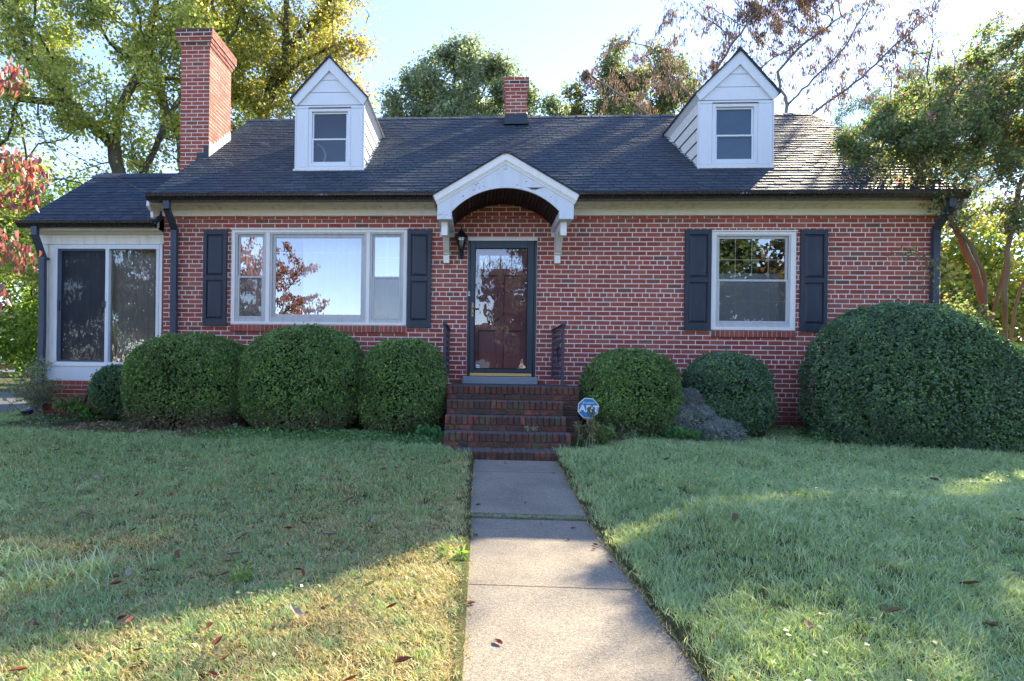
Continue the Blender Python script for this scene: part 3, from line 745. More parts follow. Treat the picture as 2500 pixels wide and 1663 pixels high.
def curtain(parent, x0, x1, z0, z1, y, folds, mat, amp=.02):
    mb = MB(); n = folds * 8
    pts = [(x0 + (x1 - x0) * i / n, y + amp * math.sin(i / 8 * 2 * math.pi) + amp * .3 * math.sin(i * .37)) for i in range(n + 1)]
    for (xa, ya), (xb, yb) in zip(pts, pts[1:]): mb.poly([(xa, ya, z0), (xb, yb, z0), (xb, yb, z1), (xa, ya, z1)])
    return mb.build('curtain', mat, parent, smooth=True)
curtain(pw, -2.72, -1.2, .66, 2.06, .30, 9, 'curtain'); curtain(pw, -3.7, -3.3, .66, 2.06, .30, 3, 'curtain')

# ---- right window, eight over eight
w2 = casing(*W2, house, side=.07, top=.06, bot=.045)
MB().box(3.412, 4.452, .008, .03, 1.985, 2.004).box(3.412, 4.452, .006, .03, .678, .735).box(3.412, 3.437, .008, .03, .735, 1.985).box(4.427, 4.452, .008, .03, .735, 1.985).build('storm_frame', 'alu', w2, bevel=.002)
panes_in(w2, 3.438, 4.426, 1.325, 1.984, .034, 4, 2, 'glass')
panes_in(w2, 3.438, 4.426, .736, 1.365, .012, 4, 2, 'glass', screen='screen')
curtain(w2, 3.42, 4.45, .66, 1.5, .32, 7, 'curtain', .01)

# ---- shutters
def shutter(x0, x1, z0, z1):
    y1, y0 = -.006, -.04; m_ = MB(); st = .052; zm = z0 + (z1 - z0) * .495
    rails = [(z0, z0 + .105), (zm - .028, zm + .042), (z1 - .072, z1)]
    for a, b in rails: m_.box(x0 + st, x1 - st, y0 + .001, y1, a, b)
    m_.box(x0, x0 + st, y0, y1, z0, z1).box(x1 - st, x1, y0, y1, z0, z1)
    o = m_.build('shutter', 'navy', house, bevel=.003)
    for a, b in ((rails[0][1], rails[1][0]), (rails[1][1], rails[2][0])):
        p = MB(); xa, xb = x0 + st, x1 - st
        p.poly([(xa, y0 + .02, a), (xb, y0 + .02, a), (xb, y0 + .02, b), (xa, y0 + .02, b)])
        A = [(xa + .008, y0 + .018, a + .008), (xb - .008, y0 + .018, a + .008), (xb - .008, y0 + .018, b - .008), (xa + .008, y0 + .018, b - .008)]
        B = [(xa + .036, y0 + .004, a + .038), (xb - .036, y0 + .004, a + .038), (xb - .036, y0 + .004, b - .038), (xa + .036, y0 + .004, b - .038)]
        for i in range(4): j = (i + 1) % 4; p.poly([A[i], A[j], B[j], B[i]])
        p.poly(B); p.build('raised_panel', 'navy', o)
    s = MB()
    for xx in (x0 + .02, x1 - .02):
        for zz in (z0 + .05, zm, z1 - .04): s.lathe([(0.006, 0), (0.006, .004), (0.0001, .0045)], 0, 0, 6); n = len(s.v); s.v[n - 18:] = [(xx + a, y0 - c_, zz + b) for a, b, c_ in s.v[n - 18:]]
    s.build('screws', 'pipe', o, kind='stuff')
for a, b in ((-4.155, -3.795), (-1.058, -.703), (2.963, 3.333), (4.575, 4.945)): shutter(a, b, .622, 2.074)

# ---- door: concrete sill, trim, storm door, maroon panel door
MB().box(-.215, .865, -.14, .06, -.19, -.082).build('door_sill', 'sill', house, bevel=.008)
MB().box(-.163, -.128, -.012, .1, -.08, 1.91).box(.806, .843, -.012, .1, -.08, 1.91).box(-.163, .843, -.012, .1, 1.885, 1.912).build('door_trim', 'door_blue', house, bevel=.003)
MB().box(-.172, .85, -.022, .06, 1.914, 1.94).build('drip_cap', 'cream', house)
sd = MB().box(-.124, -.056, -.03, .0, -.03, 1.884).box(.708, .80, -.03, .0, -.03, 1.884).box(-.056, .708, -.03, .0, 1.80, 1.884).box(-.056, .708, -.03, .0, -.03, .03).build('storm_door', 'door_blue', house, bevel=.004)
MB().box(-.056, -.047, -.034, -.03, .03, 1.80).box(.699, .708, -.034, -.03, .03, 1.80).box(-.056, .708, -.034, -.03, 1.791, 1.80).box(-.056, .708, -.034, -.03, .03, .039).build('glazing_bead', 'line', sd)
MB().poly([(-.056, -.016, .03), (.708, -.016, .03), (.708, -.016, 1.80), (-.056, -.016, 1.80)]).build('pane', 'door_glass', sd)
MB().box(-.115, .785, -.034, .0, -.073, -.034).box(-.115, .785, -.046, -.034, -.05, -.046).build('sweep', 'gold', sd)
hp = MB().box(-.102, -.070, -.04, -.03, .79, 1.0).build('handle', 'brass', sd, bevel=.006)
MB().tube([(-.086, -.045, .915), (-.086, -.075, .915), (-.07, -.082, .917), (-.02, -.08, .905), (.012, -.075, .912)], [.009, .009, .008, .007, .006], 8).build('lever', 'brass', hp, smooth=True)
MB().lathe([(.011, -.045), (.011, -.03)], 0, 0, 8).box(-.094, -.078, -.046, -.04, .83, .85).build('keyhole', 'black', hp)
MB().box(-.150, -.128, -.016, -.012, 1.10, 1.165).build('latch_plate', 'white', house)
MB().box(-.142, -.134, -.018, -.016, 1.115, 1.15).build('latch_slot', 'black', house)
dy = .10
ft = MB().box(-.13, .81, dy, dy + .04, -.1, 1.9).build('front_door', 'maroon', house)
def panel(x0, x1, z0, z1, parent):
    p = MB(); y = dy - .002
    for a, b, c_, d in ((x0 - .012, x1 + .012, z1, z1 + .012), (x0 - .012, x1 + .012, z0 - .012, z0), (x0 - .012, x0, z0, z1), (x1, x1 + .012, z0, z1)): p.box(a, b, y - .012, y, c_, d)
    p.extr([(x0 + .02, z0 + .02), (x1 - .02, z0 + .02), (x1 - .02, z1 - .02), (x0 + .02, z1 - .02)], 'y', y - .008, y); p.build('door_panel', 'maroon', parent, bevel=.004)
    MB().box(x0, x1, y - .001, y + .0005, z1 - .014, z1).box(x0, x0 + .01, y - .0012, y + .0005, z0, z1 - .014).build('door_panel_strip', 'line', parent)  # dark strips along the panel's top and left edges
for a, b in ((.0, .265), (.37, .635)): panel(a, b, .83, 1.42, ft); panel(a, b, .02, .60, ft)
for i in range(4):
    a = .0 + i * .163
    MB().box(a + .006, a + .146, dy - .006, dy - .001, 1.52, 1.715).build('door_lite', glass_mat('lite', .25, (.2, .3, .28), .2, .05, 30), ft)
    MB().box(a - .008, a + .006, dy - .012, dy, 1.505, 1.73).build('lite_bar', 'maroon', ft)
def text(name, body, size, loc, mat, parent, extrude=.002, offset=0.0, rot=(R(90), 0, 0), sx=1.0):
    cu = bpy.data.curves.new(name, 'FONT'); cu.body = body; cu.size = size; cu.extrude = extrude; cu.offset = offset; cu.align_x = 'CENTER'; cu.align_y = 'CENTER'
    cu.materials.append(MAT[mat]); o = bpy.data.objects.new(name, cu); C.objects.link(o); o.parent = parent
    me = bpy.data.meshes.new_from_object(o); bpy.data.objects.remove(o); o = bpy.data.objects.new(name, me); C.objects.link(o); o.parent = parent
    o.location = Vector(loc) - root_of(parent).location; o.rotation_euler = rot; o.scale = (sx, 1, 1); return o
text('house_number', '4', .20, (.155, dy - .006, .70), 'black', ft, .003, .007)
text('house_number', '0', .20, (.285, dy - .006, .70), 'black', ft, .003, .007)
stk = MB(); stk.extr([(.003 + .03 * math.cos(R(22.5 + 45 * i)), .062 + .03 * math.sin(R(22.5 + 45 * i))) for i in range(8)], 'y', -.0185, -.017); stk.build('sticker', 'vinyl', sd)
MB().box(-.02, .026, -.0195, -.0186, .057, .066).build('sticker_band', 'sign_blue', sd)

# ---- arched door hood
hx0, hx1, hin0, hin1, hf = -.57, 1.245, -.376, 1.057, -.80
hs = .588; hpz = 2.915
hood = MB(); N = 40
def roofl(x): return hpz - abs(x - AX) * hs
xs = sorted(set([hx0, hin0, hin0 + 1e-4, hin1 - 1e-4, hin1, hx1, AX] + [hin0 + (hin1 - hin0) * i / N for i in range(N + 1)]))
lowz = lambda x: 2.033 if (x <= hin0 or x >= hin1) else max(arch(min(max(x, hin0 + .001), hin1 - .001)), 2.033)
for a, b in zip(xs, xs[1:]):
    for y in (hf, hf + .03): hood.poly([(a, y, lowz(a)), (b, y, lowz(b)), (b, y, roofl(b) - .04), (a, y, roofl(a) - .04)])
    if b - a > .001 and hin0 < (a + b) / 2 < hin1: hood.poly([(a, hf, lowz(a)), (b, hf, lowz(b)), (b, hf + .03, lowz(b)), (a, hf + .03, lowz(a))])
hood_o = hood.build('door_hood', 'hood_white', house)
for a, b in ((hx0 + .002, hin0 - .001), (hin1 + .001, hx1 - .002)):
    MB().box(a, b, hf + .031, .0, 2.033, 2.36).build('hood_beam', 'hood_white', hood_o)
for s in (-1, 1):
    xe = -.63 if s < 0 else 1.312; xi = hx0 if s < 0 else hx1
    ze_ = roofl(xe)
    for q, (t0, t1, yy) in enumerate(((.0, .088, hf - .034), (.088, .104, hf - .022), (.104, .128, hf - .010))):
        P = lambda x, t: (x, roofl(x) - t * 1.16)
        xe2 = xe - s * t0 * .42; xe3 = xe - s * t1 * .42
        MB().extr([P(xe2, t0), (AX, roofl(AX) - t0 * 1.16), (AX, roofl(AX) - t1 * 1.16), P(xe3, t1)], 'y', yy, hf - .0005).build('rake_moulding', 'white', hood_o)
    y1 = lambda x: EY + (roofl(x) + .03 - EZ) / PITCH
    xo = xe + s * .01; a_, b_, c_, d_ = (xo, hf - .05, roofl(xo) + .012), (AX, hf - .05, hpz + .014), (AX, y1(AX) + .1, hpz + .014), (xo, max(y1(xo), -.4) + .1, roofl(xo) + .012)
    r0 = MB().poly([a_, b_, c_, d_]); dn = lambda p: (p[0], p[1], p[2] - .014)
    r0.poly([dn(a_), dn(b_), dn(c_), dn(d_)]).poly([a_, b_, dn(b_), dn(a_)]).poly([a_, d_, dn(d_), dn(a_)])
    r0.build('hood_roof', 'shingle', hood_o)
    # metal side apron and eave box
    MB().poly([(xo, hf - .05, roofl(xo) - .004), (xi + s * .004, hf - .03, 2.29), (xi + s * .004, -.02, 2.25), (xo, -.30, roofl(xo) - .004)]).build('eave_soffit', 'gutter', hood_o)
    mbs = MB(); rr = random.Random(s + 5)
    for q in range(9):
        t0 = q * .127; xx = xo - s * t0 * .862; zz = roofl(xx) + .018
        y = hf - .055
        while y < .3:
            yb = min(y + .175, .3); x2 = xx - s * .14; z2 = roofl(x2) + .016
            if abs(xx - AX) > .03:
                mbs.poly([(xx, y, zz + .006), (x2, y, z2 + .002), (x2, yb, z2 + .002), (xx, yb, zz + .006)]).poly([(xx, y, zz + .006), (xx, yb, zz + .006), (xx, yb, zz - .004), (xx, y, zz - .004)]).poly([(xx, y, zz + .006), (x2, y, z2 + .002), (x2, y, z2 - .006), (xx, y, zz - .004)])
            y += .178
    mbs.build('shingle_courses', 'shingle', hood_o, kind='stuff')
# beaded ceiling boards round the vault
nb = 30; a0 = math.asin(.714 / AR)
for i in range(nb):
    t0, t1 = -a0 + 2 * a0 * i / nb, -a0 + 2 * a0 * (i + 1) / nb - .0035; p = []
    ro, rj = AR + .004, random.uniform(-.0015, .0015)
    for t, r_ in ((t0, ro + rj), (t0 + .006, ro - .006 + rj), (t1 - .006, ro - .006 + rj), (t1, ro + rj), (t1, ro + .015), (t0, ro + .015)): p.append((AX + r_ * math.sin(t), AZC + r_ * math.cos(t)))
    MB().extr(p, 'y', hf + .031, .004).build('ceiling_board', 'wood', hood_o)
# brackets
for x0, x1 in ((-.520, -.437), (1.092, 1.175)):
    prof = [(-.001, 2.031), (-.67, 2.031), (-.67, 1.845), (-.60, 1.845), (-.60, 1.90)]
    for t in np.linspace(0, 1, 12): prof.append((-.45 + .36 * math.sin(t * math.pi / 2) - .04 * math.sin(t * 6.28), 1.90 - .19 * t - .03 * math.sin(t * 3.14)))
    prof += [(-.11, 1.71), (-.11, 1.69), (-.08, 1.68), (-.08, 1.57), (-.001, 1.57)]
    prof = [(-.001, 2.031), (-.67, 2.031), (-.67, 1.842), (-.585, 1.842), (-.56, 1.93), (-.45, 1.935), (-.36, 1.90), (-.28, 1.84), (-.215, 1.78), (-.165, 1.735), (-.12, 1.715), (-.12, 1.70), (-.085, 1.69), (-.085, 1.572), (-.001, 1.572)]
    MB().extr(prof, 'x', x0, x1).build('hood_bracket', 'white', hood_o, bevel=.003)
MB().box(-.585, -.365, -.03, -.001, 1.965, 2.031).box(1.045, 1.26, -.03, -.001, 1.965, 2.031).build('wall_cleat', 'hood_white', hood_o)
# peeled paint: the bare wood shows as thin flakes
mb = MB(); y = hf - .0012
mb.poly([(.60, y, 2.452), (.865, y, 2.450), (.80, y, 2.437), (.765, y, 2.428), (.74, y, 2.418), (.715, y, 2.424), (.69, y, 2.420), (.665, y, 2.436), (.63, y, 2.447)])
rr = random.Random(4)
for (cx, cz, n_, sp) in ((.0, 2.50, 7, .07), (-.08, 2.44, 9, .09), (.56, 2.50, 5, .07), (.95, 2.30, 4, .05), (-.53, 2.10, 6, .03), (-.42, 2.07, 4, .05), (.25, 2.68, 4, .12), (-.25, 2.33, 5, .08)):
    for _ in range(n_):
        x, z, w, h = cx + rr.uniform(-sp, sp), cz + rr.uniform(-sp, sp) * .5, rr.uniform(.003, .022), rr.uniform(.001, .006)
        if lowz(x) + .02 < z < roofl(x) - .18: mb.poly([(x - w, y, z), (x - w * .2, y, z - h), (x + w, y, z + h * .3), (x + w * .2, y, z + h)])
mb.build('peeled_patches', 'bare', hood_o, kind='stuff')

# ------------------------------------------------------------ wall lantern, railings
lan = empty('wall_lantern', (-.262, -.13, 1.62), 'dark green-black carriage lantern on the brick beside the front door', 'wall light')
lx, ly = -.262, -.13
MB().extr([(lx + .055 * math.cos(a) * (1 if abs(math.cos(a)) < .8 else .85), 1.715 + .078 * math.sin(a)) for a in [R(22.5 + 45 * i) for i in range(8)]], 'y', -.018, -.001).build('back_plate', 'black', lan, bevel=.006)
MB().tube([(lx, -.02, 1.70), (lx, -.07, 1.665), (lx, -.12, 1.68), (lx, ly, 1.73), (lx, ly, 1.76)], [.012, .014, .013, .011, .016], 8).build('arm', 'black', lan, smooth=True)
MB().lathe([(.001, 1.745), (.035, 1.75), (.042, 1.775), (.036, 1.79), (.001, 1.79)], lx, ly, 12).build('cup', 'black', lan, smooth=True)
MB().lathe([(.10, 1.925), (.098, 1.94), (.085, 1.955), (.07, 1.985), (.045, 2.012), (.02, 2.028), (.016, 2.04), (.02, 2.05), (.010, 2.062), (.004, 2.10), (.0005, 2.105)], lx, ly, 12).lathe([(.10, 1.925), (.001, 1.93)], lx, ly, 12).build('lantern_roof', 'black', lan, smooth=True)
mb = MB()
for i in range(6):
    a = R(60 * i + 30); P = [(.036, 1.785), (.060, 1.83), (.076, 1.88), (.080, 1.925)]
    mb.tube([(lx + r_ * math.cos(a), ly + r_ * math.sin(a), z) for r_, z in P], .0045, 5)
mb.build('cage', 'black', lan)
MB().lathe([(.034, 1.785), (.058, 1.83), (.073, 1.88), (.077, 1.925)], lx, ly, 6).build('lantern_glass', 'dormer_glass', lan)
MB().lathe([(.001, 1.792), (.024, 1.795), (.030, 1.84), (.030, 1.88), (.022, 1.91), (.001, 1.915)], lx, ly, 10).build('candle_glass', 'bulb', lan, smooth=True)

def railing(x, label, s):
    r_ = empty('iron_railing', (x, -1.1, -.19), label, 'railing', 'wrought iron railings on the top step')
    MB().box(x - .016, x + .016, -1.116, -1.084, -.192, .60).build('front_post', 'rust', r_)
    MB().box(x - .016, x + .016, -.07, -.04, -.10, .60).build('rear_post', 'rust', r_)
    mb = MB().box(x - .024, x + .024, -1.14, -.02, .598, .612); mb.build('top_rail', 'rust', r_, bevel=.003)
    MB().lathe([(.03, 0), (.03, .0)], 0, 0, 8).box(x - .026, x + .026, -1.175, -1.13, .578, .63).build('rail_scroll', 'pipe', r_, bevel=.01)
    MB().box(x - .012, x + .012, -1.10, -.05, -.105, -.09).build('bottom_rail', 'rust', r_)
    mb = MB(); nbar = 9
    for i in range(nbar):
        y = -1.02 + .90 * i / (nbar - 1); pts = []; z = -.09; j = 0
        while z < .6: pts.append((x, y + (.016 if j % 2 else -.016), z)); z += .042; j += 1
        mb.tube(pts, .0065, 5)
    for zz in (0.08, 0.2, .32, .44): pass
    mb.build('twisted_bars', 'rust', r_)
    mb = MB().tube([(x + .01 * s, -.62 + .05 * math.sin(t * 2), .12 + .045 * t) for t in np.linspace(0, 6, 14)], [.006 + .02 * math.sin(min(t / 6, 1) * 3.14) for t in np.linspace(0, 6, 14)], 7)
    mb.build('leaf_ornament', 'black', r_, smooth=True)
railing(-.43, 'rusty iron railing seen edge-on at the left of the top step', -1)
railing(1.085, 'rusty iron railing with twisted bars at the right of the top step', 1)

# ------------------------------------------------------------ brick steps
steps = empty('brick_steps', (.40, -1.5, -.96), 'mossy brick front steps with four risers below the front door', 'steps')
tiers = [(-.386, 1.285, -1.20, -.193, -.0), (-.378, 1.05, -1.47, -.367, 0), (-.383, 1.048, -1.75, -.537, 0), (-.376, 1.062, -2.03, -.702, 0)]
core = MB()
zlo = -1.1
for i, (a, b, yf, zt, _) in enumerate(tiers): core.box(a + .010, b - .010, yf + .026, 0.0 - .002 if i == 0 else tiers[i - 1][2] + .2, zlo, zt - .006)
core.build('mortar_core', 'old_mortar', steps)
MB().box(-.37, 1.27, -1.02, -.002, -.2, -.187).build('landing_slab', 'landing', steps, bevel=.004)
rr = random.Random(9)
def sb(x0, x1, y0, y1, z0, z1, me_cache={}):
    key = (round(x1 - x0, 3), round(y1 - y0, 3), round(z1 - z0, 3))
    if key not in me_cache:
        m_ = MB(); a, b, c_ = [v / 2 for v in key]; e = .005; n = 0
        m_.v += [(-a, b, -c_), (a, b, -c_), (a, b, c_), (-a, b, c_), (-a, -b + e, -c_), (a, -b + e, -c_), (a, -b + e, c_ - e), (-a, -b + e, c_ - e), (-a + e, -b, -c_ + e), (a - e, -b, -c_ + e), (a - e, -b, c_ - 2 * e), (-a + e, -b, c_ - 2 * e), (-a, -b + 2 * e, c_), (a, -b + 2 * e, c_)]
        m_.f += [(8, 9, 10, 11), (4, 5, 9, 8), (5, 6, 10, 9), (6, 7, 11, 10), (7, 4, 8, 11), (6, 13, 12, 7), (12, 13, 2, 3), (1, 2, 13, 6, 5), (0, 4, 7, 12, 3), (0, 1, 5, 4)]
        me_cache[key] = mesh_of(m_, 'brick', 'old_brick')
    inst('brick', me_cache[key], ((x0 + x1) / 2 + rr.uniform(-.002, .002), (y0 + y1) / 2 + rr.uniform(-.006, .005), (z0 + z1) / 2 + rr.uniform(-.003, .002)), steps, (rr.uniform(-.02, .02), rr.uniform(-.02, .02), rr.uniform(-.015, .015)))
for i, (a, b, yf, zt, _) in enumerate(tiers):
    n = round((b - a) / .0685); st = (b - a) / n
    for j in range(n): sb(a + st * j + .005, a + st * (j + 1) - .005, yf, yf + .193, zt - .098, zt)
    zz = zt - .108; zn = tiers[i + 1][3] if i < 3 else -.863
    off = rr.uniform(0, .1); x = a - off; y2 = yf + .012
    while x < b - .02:
        p, q = max(x, a + .004), min(x + .193, b - .004)
        if q - p > .03: sb(p, q, y2, y2 + .09, max(zn - .02, zz - .062), zz)
        x += .203
    # courses on the exposed ends
    for xx, s in ((a, -1), (b, 1)):
        z1 = zt - .108
        while z1 > -.92:
            yb = -.02; y = yf + .02 + (.1 if int(z1 * 100) % 2 else 0)
            while y < yb - .05:
                sb(min(xx, xx - s * .09), max(xx, xx - s * .09), y, min(y + .193, yb), z1 - .057, z1)
                y += .203
            z1 -= CH
        break_ = True
        if i > 0: pass
        if i >= 1: continue
for zz in (-.36, -.428, -.496, -.563, -.631, -.698, -.766, -.834, -.901):
    sb(1.075 + (.05 if int(zz * 1000) % 2 else 0), 1.28, -1.188, -1.10, zz - .057, zz)
pad = MB().box(-.230, .868, -2.325, -2.0, -1.0, -.872); pad.build('pad_base', 'old_mortar', steps)
n = 17
for j in range(n):
    st = 1.11 / n; a = -.235 + st * j; sb(a + .004, a + st - .004, -2.345 + rr.uniform(-.004, .004), -2.04, -.965, -.866)

# ------------------------------------------------------------ sunroom on the left
sun_r = empty('sunroom', (-5.85, 1.6, -.75), 'white side sunroom with sliding glazing, blue shingle roof and low brick base', 'sunroom')
sx0, sx1, sy = -6.80, -4.805, .03
s_ez, s_ey = 2.158, -.20; s_ry = 1.56; s_rz = s_ez + .712 * (s_ry - s_ey)
r0 = MB().extr([(s_ey - .01, s_ez - .012), (s_ry, s_rz - .004), (3.3, s_ez), (3.3, s_ez - .04), (s_ry, s_rz - .05), (s_ey - .01, s_ez - .05)], 'x', -6.90, XL - .001)
s_roof = r0.build('roof', 'shingle_blue', sun_r)
shingle_field(-6.905, XL + .0, s_ey - .02, s_ez - .008, s_ry - .02, .712, s_roof, 'shingle_blue', 230, None, 8)
x = -6.83
cap2 = mesh_of(MB().extr([(-0.14, -0.075), (0, 0.018), (0.14, -0.075), (0.14, -0.083), (0, 0.006), (-0.14, -0.083)], 'x', -0.09, 0.09), 'ridge_shingle', 'shingle_blue')
while x < XL - .05: inst('ridge_shingle', cap2, (x, s_ry, s_rz + .008), s_roof, (random.uniform(-.02, .02), .045, 0)); x += .15
gutter(-6.93, XL - .012, -.165, 2.16, sun_r)
MB().box(-6.87, XL - .012, -.163, -.12, 2.04, 2.15).build('fascia', 'white', sun_r, bevel=.003)
MB().box(-6.87, XL - .012, -.12, .06, 2.035, 2.05).build('soffit', 'dirty_white', sun_r)
MB().extr([(sy - .06, 2.035), (sy - .04, 2.015), (sy + .02, 2.01), (sy + .02, 2.035)], 'x', -6.84, XL - .012).build('bed_moulding', 'white', sun_r)
MB().box(sx0, sx1, sy, sy + .12, 1.865, 2.01).build('header_board', 'dirty_white', sun_r, bevel=.003)
MB().box(sx0 + .005, -6.655, sy + .005, sy + .12, -.235, 1.862).build('corner_post', 'dirty_white', sun_r, bevel=.003)
MB().box(-6.653, -6.555, sy + .018, sy + .12, .0, 1.862).build('jamb_board', 'dirty_white', sun_r)
MB().box(-4.88, -4.835, sy + .012, sy + .12, .0, 1.862).build('jamb_board', 'white', sun_r)
MB().box(-6.655, sx1 - .03, sy + .0, sy + .12, -.235, -.012).build('knee_panel', 'vinyl', sun_r, bevel=.003)
MB().box(-6.66, sx1 - .03, sy - .015, sy + .1, -.011, .008).build('sill_board', 'white', sun_r)
fr = MB().box(-6.553, -4.881, sy + .004, sy + .1, 1.795, 1.862).box(-6.553, -4.881, sy + .004, sy + .1, .009, .055).box(-6.553, -6.50, sy + .004, sy + .1, .055, 1.795).box(-4.925, -4.881, sy + .004, sy + .1, .055, 1.795).box(-5.728, -5.672, sy + .002, sy + .1, .055, 1.795)
win = fr.build('sliding_window', 'vinyl', sun_r, bevel=.003)
MB().box(-6.498, -6.44, sy + .02, sy + .05, .057, 1.793).box(-6.44, -5.73, sy + .02, sy + .05, 1.765, 1.793).box(-6.44, -5.73, sy + .02, sy + .05, .057, .085).build('screen_frame', 'pipe', win)
MB().box(-5.77, -5.715, sy - .012, sy + .002, .89, .99).build('window_latch', 'black', win, bevel=.004)
MB().box(-6.478, -6.462, sy + .008, sy + .02, .84, 1.0).build('window_pull', 'black', win)
MB().poly([(-6.44, sy + .03, .085), (-5.73, sy + .03, .085), (-5.73, sy + .03, 1.765), (-6.44, sy + .03, 1.765)]).build('insect_screen', 'dark_screen', win)
MB().poly([(-6.44, sy + .05, .085), (-5.73, sy + .05, .085), (-5.73, sy + .05, 1.765), (-6.44, sy + .05, 1.765)]).build('pane', 'sun_glass', win)
MB().poly([(-5.67, sy + .06, .056), (-4.926, sy + .06, .056), (-4.926, sy + .06, 1.794), (-5.67, sy + .06, 1.794)]).build('pane', 'sun_glass', win)
slat = mesh_of(MB().poly([(-.046, -.006, 0), (-.02, .004, 0), (-.02, .004, 1.78), (-.046, -.006, 1.78)]).poly([(-.02, .004, 0), (.02, .004, 0), (.02, .004, 1.78), (-.02, .004, 1.78)]).poly([(.02, .004, 0), (.046, -.006, 0), (.046, -.006, 1.78), (.02, .004, 1.78)]), 'blind_slat', 'blind')
for i in range(19):
    inst('blind_slat', slat, (-6.47 + i * .0865, sy + .16 + (.01 if i % 2 else 0), .03), win, (0, 0, R(14 if i < 9 else 8) + random.uniform(-.12, .12)))
MB().box(-6.79, -4.82, 3.0, 3.05, -.7, 2.1).box(-6.79, -4.82, .4, 3.0, -.72, -.70).build('interior_room', 'dark', sun_r)
MB().poly([(sx0, sy + .1, -.7), (sx0, 3.1, -.7), (sx0, 3.1, 2.1), (sx0, s_ry, s_rz - .06), (sx0, sy + .1, 2.1)]).poly([(sx0, 3.1, -.7), (XL, 3.1, -.7), (XL, 3.1, 2.1), (sx0, 3.1, 2.1)]).build('side_walls', 'vinyl', sun_r)
base = MB().box(sx0 + .012, sx1, sy + .012, sy + .2, -1.0, -.237).build('brick_base', 'mortar', sun_r)
z1 = -.241; i = 0
while z1 > -.95:
    x = sx0 - (.1 if i % 2 else 0) ; head = i == 0; L = .091 if head else BL
    while x < sx1:
        a, b = max(x, sx0), min(x + L, sx1)
        if b - a > .03:
            me = mesh_of(MB().bbox(-(b - a) / 2, (b - a) / 2, 0, .05, -.0286, .0286), 'brick', 'brick') if abs(b - a - BL) > .001 else bm0
            inst('brick', me, ((a + b) / 2, sy + random.uniform(-.002, .002), z1 - .0286), base)
        x += L + JT
    z1 -= CH; i += 1
dsp = downspout([(-6.665, -.215, 2.07), (-6.665, -.215, 1.95), (-6.672, -.045, 1.66), (-6.672, -.03, .6), (-6.70, -.03, -.66), (-6.86, -.12, -.735)], .088, .07, sun_r)
MB().box(-6.735, -6.615, -.08, .03, 1.62, 1.65).build('strap', 'pipe', dsp)

# ------------------------------------------------------------ ground, walk, driveway
def gz(x, y):
    x = np.asarray(x, dtype=float); y = np.asarray(y, dtype=float)
    z = np.interp(-y, [-300, -1, 0, 1.2, 2.4, 3.0, 4.2, 6.6, 9, 14, 40, 300], [-.72, -.74, -.755, -.82, -.885, -.945, -1.075, -1.10, -1.16, -1.5, -1.7, -1.9])
    w = np.clip((-y - .3) / 1.5, 0, 1) * np.clip((np.abs(x - .4) - .5) / .8, 0, 1)
    z = z + w * .018 * (np.sin(x * 1.7 + y * .9) + np.sin(x * .8 - y * 2.1 + 1) + .5 * np.sin(x * 4.1 + y * 3.3))
    m = np.clip((x - .93) / .9, 0, 1); m = m * m * (3 - 2 * m); z = z + .17 * m * np.exp(-((y + 4.9) / 1.7) ** 2) + .05 * m * np.clip((-y - 2) / 2, 0, 1)
    z = np.where((np.abs(x - .397) < .45) & (y < -2.1) & (y > -12), z - .12, z)
    return z
def grid(name, xs, ys, mat, zf, **kw):
    X, Y = np.meshgrid(xs, ys); Z = zf(X, Y); v = np.stack([X, Y, Z], -1).reshape(-1, 3); nx, ny = len(xs), len(ys)
    i = np.arange(nx - 1)[None, :] + np.arange(ny - 1)[:, None] * nx; i = i.ravel(); q = np.stack([i, i + 1, i + 1 + nx, i + nx], 1)
    return np_mesh(name, v, q, mat, smooth=True, **kw)
xs = np.unique(np.concatenate([np.linspace(-300, -12, 12), np.linspace(-12, 12, 97), np.linspace(12, 300, 12), [-.075, -.053, .847, .869]]))
ys = np.unique(np.concatenate([np.linspace(-300, -16, 10), np.linspace(-16, 2, 109), np.linspace(2, 300, 14), [-2.1, -2.35, -2.4]]))
lawn = grid('lawn', xs, ys, 'soil', gz, kind='structure')
walk = empty('concrete_walk', (.4, -6, -1.13)); walk['kind'] = 'structure'
def slab(y0, y1, z0, z1, x0=-.06, x1=.856):
    n = 26; m_ = MB(); rr = random.Random(int(-y0 * 10)); e = .012
    L = [(x0 + rr.uniform(-.006, .006), y0 + (y1 - y0) * i / n, z0 + (z1 - z0) * i / n) for i in range(n + 1)]
    Rr = [(x1 + rr.uniform(-.008, .008), p[1], p[2]) for p in L]
    for i in range(n):
        a, b, c_, d = L[i], Rr[i], Rr[i + 1], L[i + 1]
        i_ = lambda p, s: (p[0] + s * e, p[1], p[2]); lo = lambda p: (p[0], p[1], p[2] - .009); bo = lambda p: (p[0], p[1], p[2] - .14)
        m_.poly([i_(a, 1), i_(b, -1), i_(c_, -1), i_(d, 1)]).poly([lo(a), i_(a, 1), i_(d, 1), lo(d)]).poly([i_(b, -1), lo(b), lo(c_), i_(c_, -1)]).poly([bo(a), lo(a), lo(d), bo(d)]).poly([lo(b), bo(b), bo(c_), lo(c_)])
    for p, q in ((L[0], Rr[0]), (L[-1], Rr[-1])): m_.poly([p, q, (q[0], q[1], q[2] - .14), (p[0], p[1], p[2] - .14)])
    m_.build('concrete_slab', 'concrete', walk)
slab(-2.925, -2.362, -.985, -.957, -.19, .92)
slab(-4.16, -2.935, -1.098, -.987)
for y0, y1 in ((-5.62, -4.215), (-7.1, -5.63), (-8.6, -7.11), (-10.1, -8.61), (-11.6, -10.11)): slab(y0, y1, -1.13 - max(0, (-y0 - 8)) * .02, -1.13 - max(0, (-y1 - 8)) * .02)
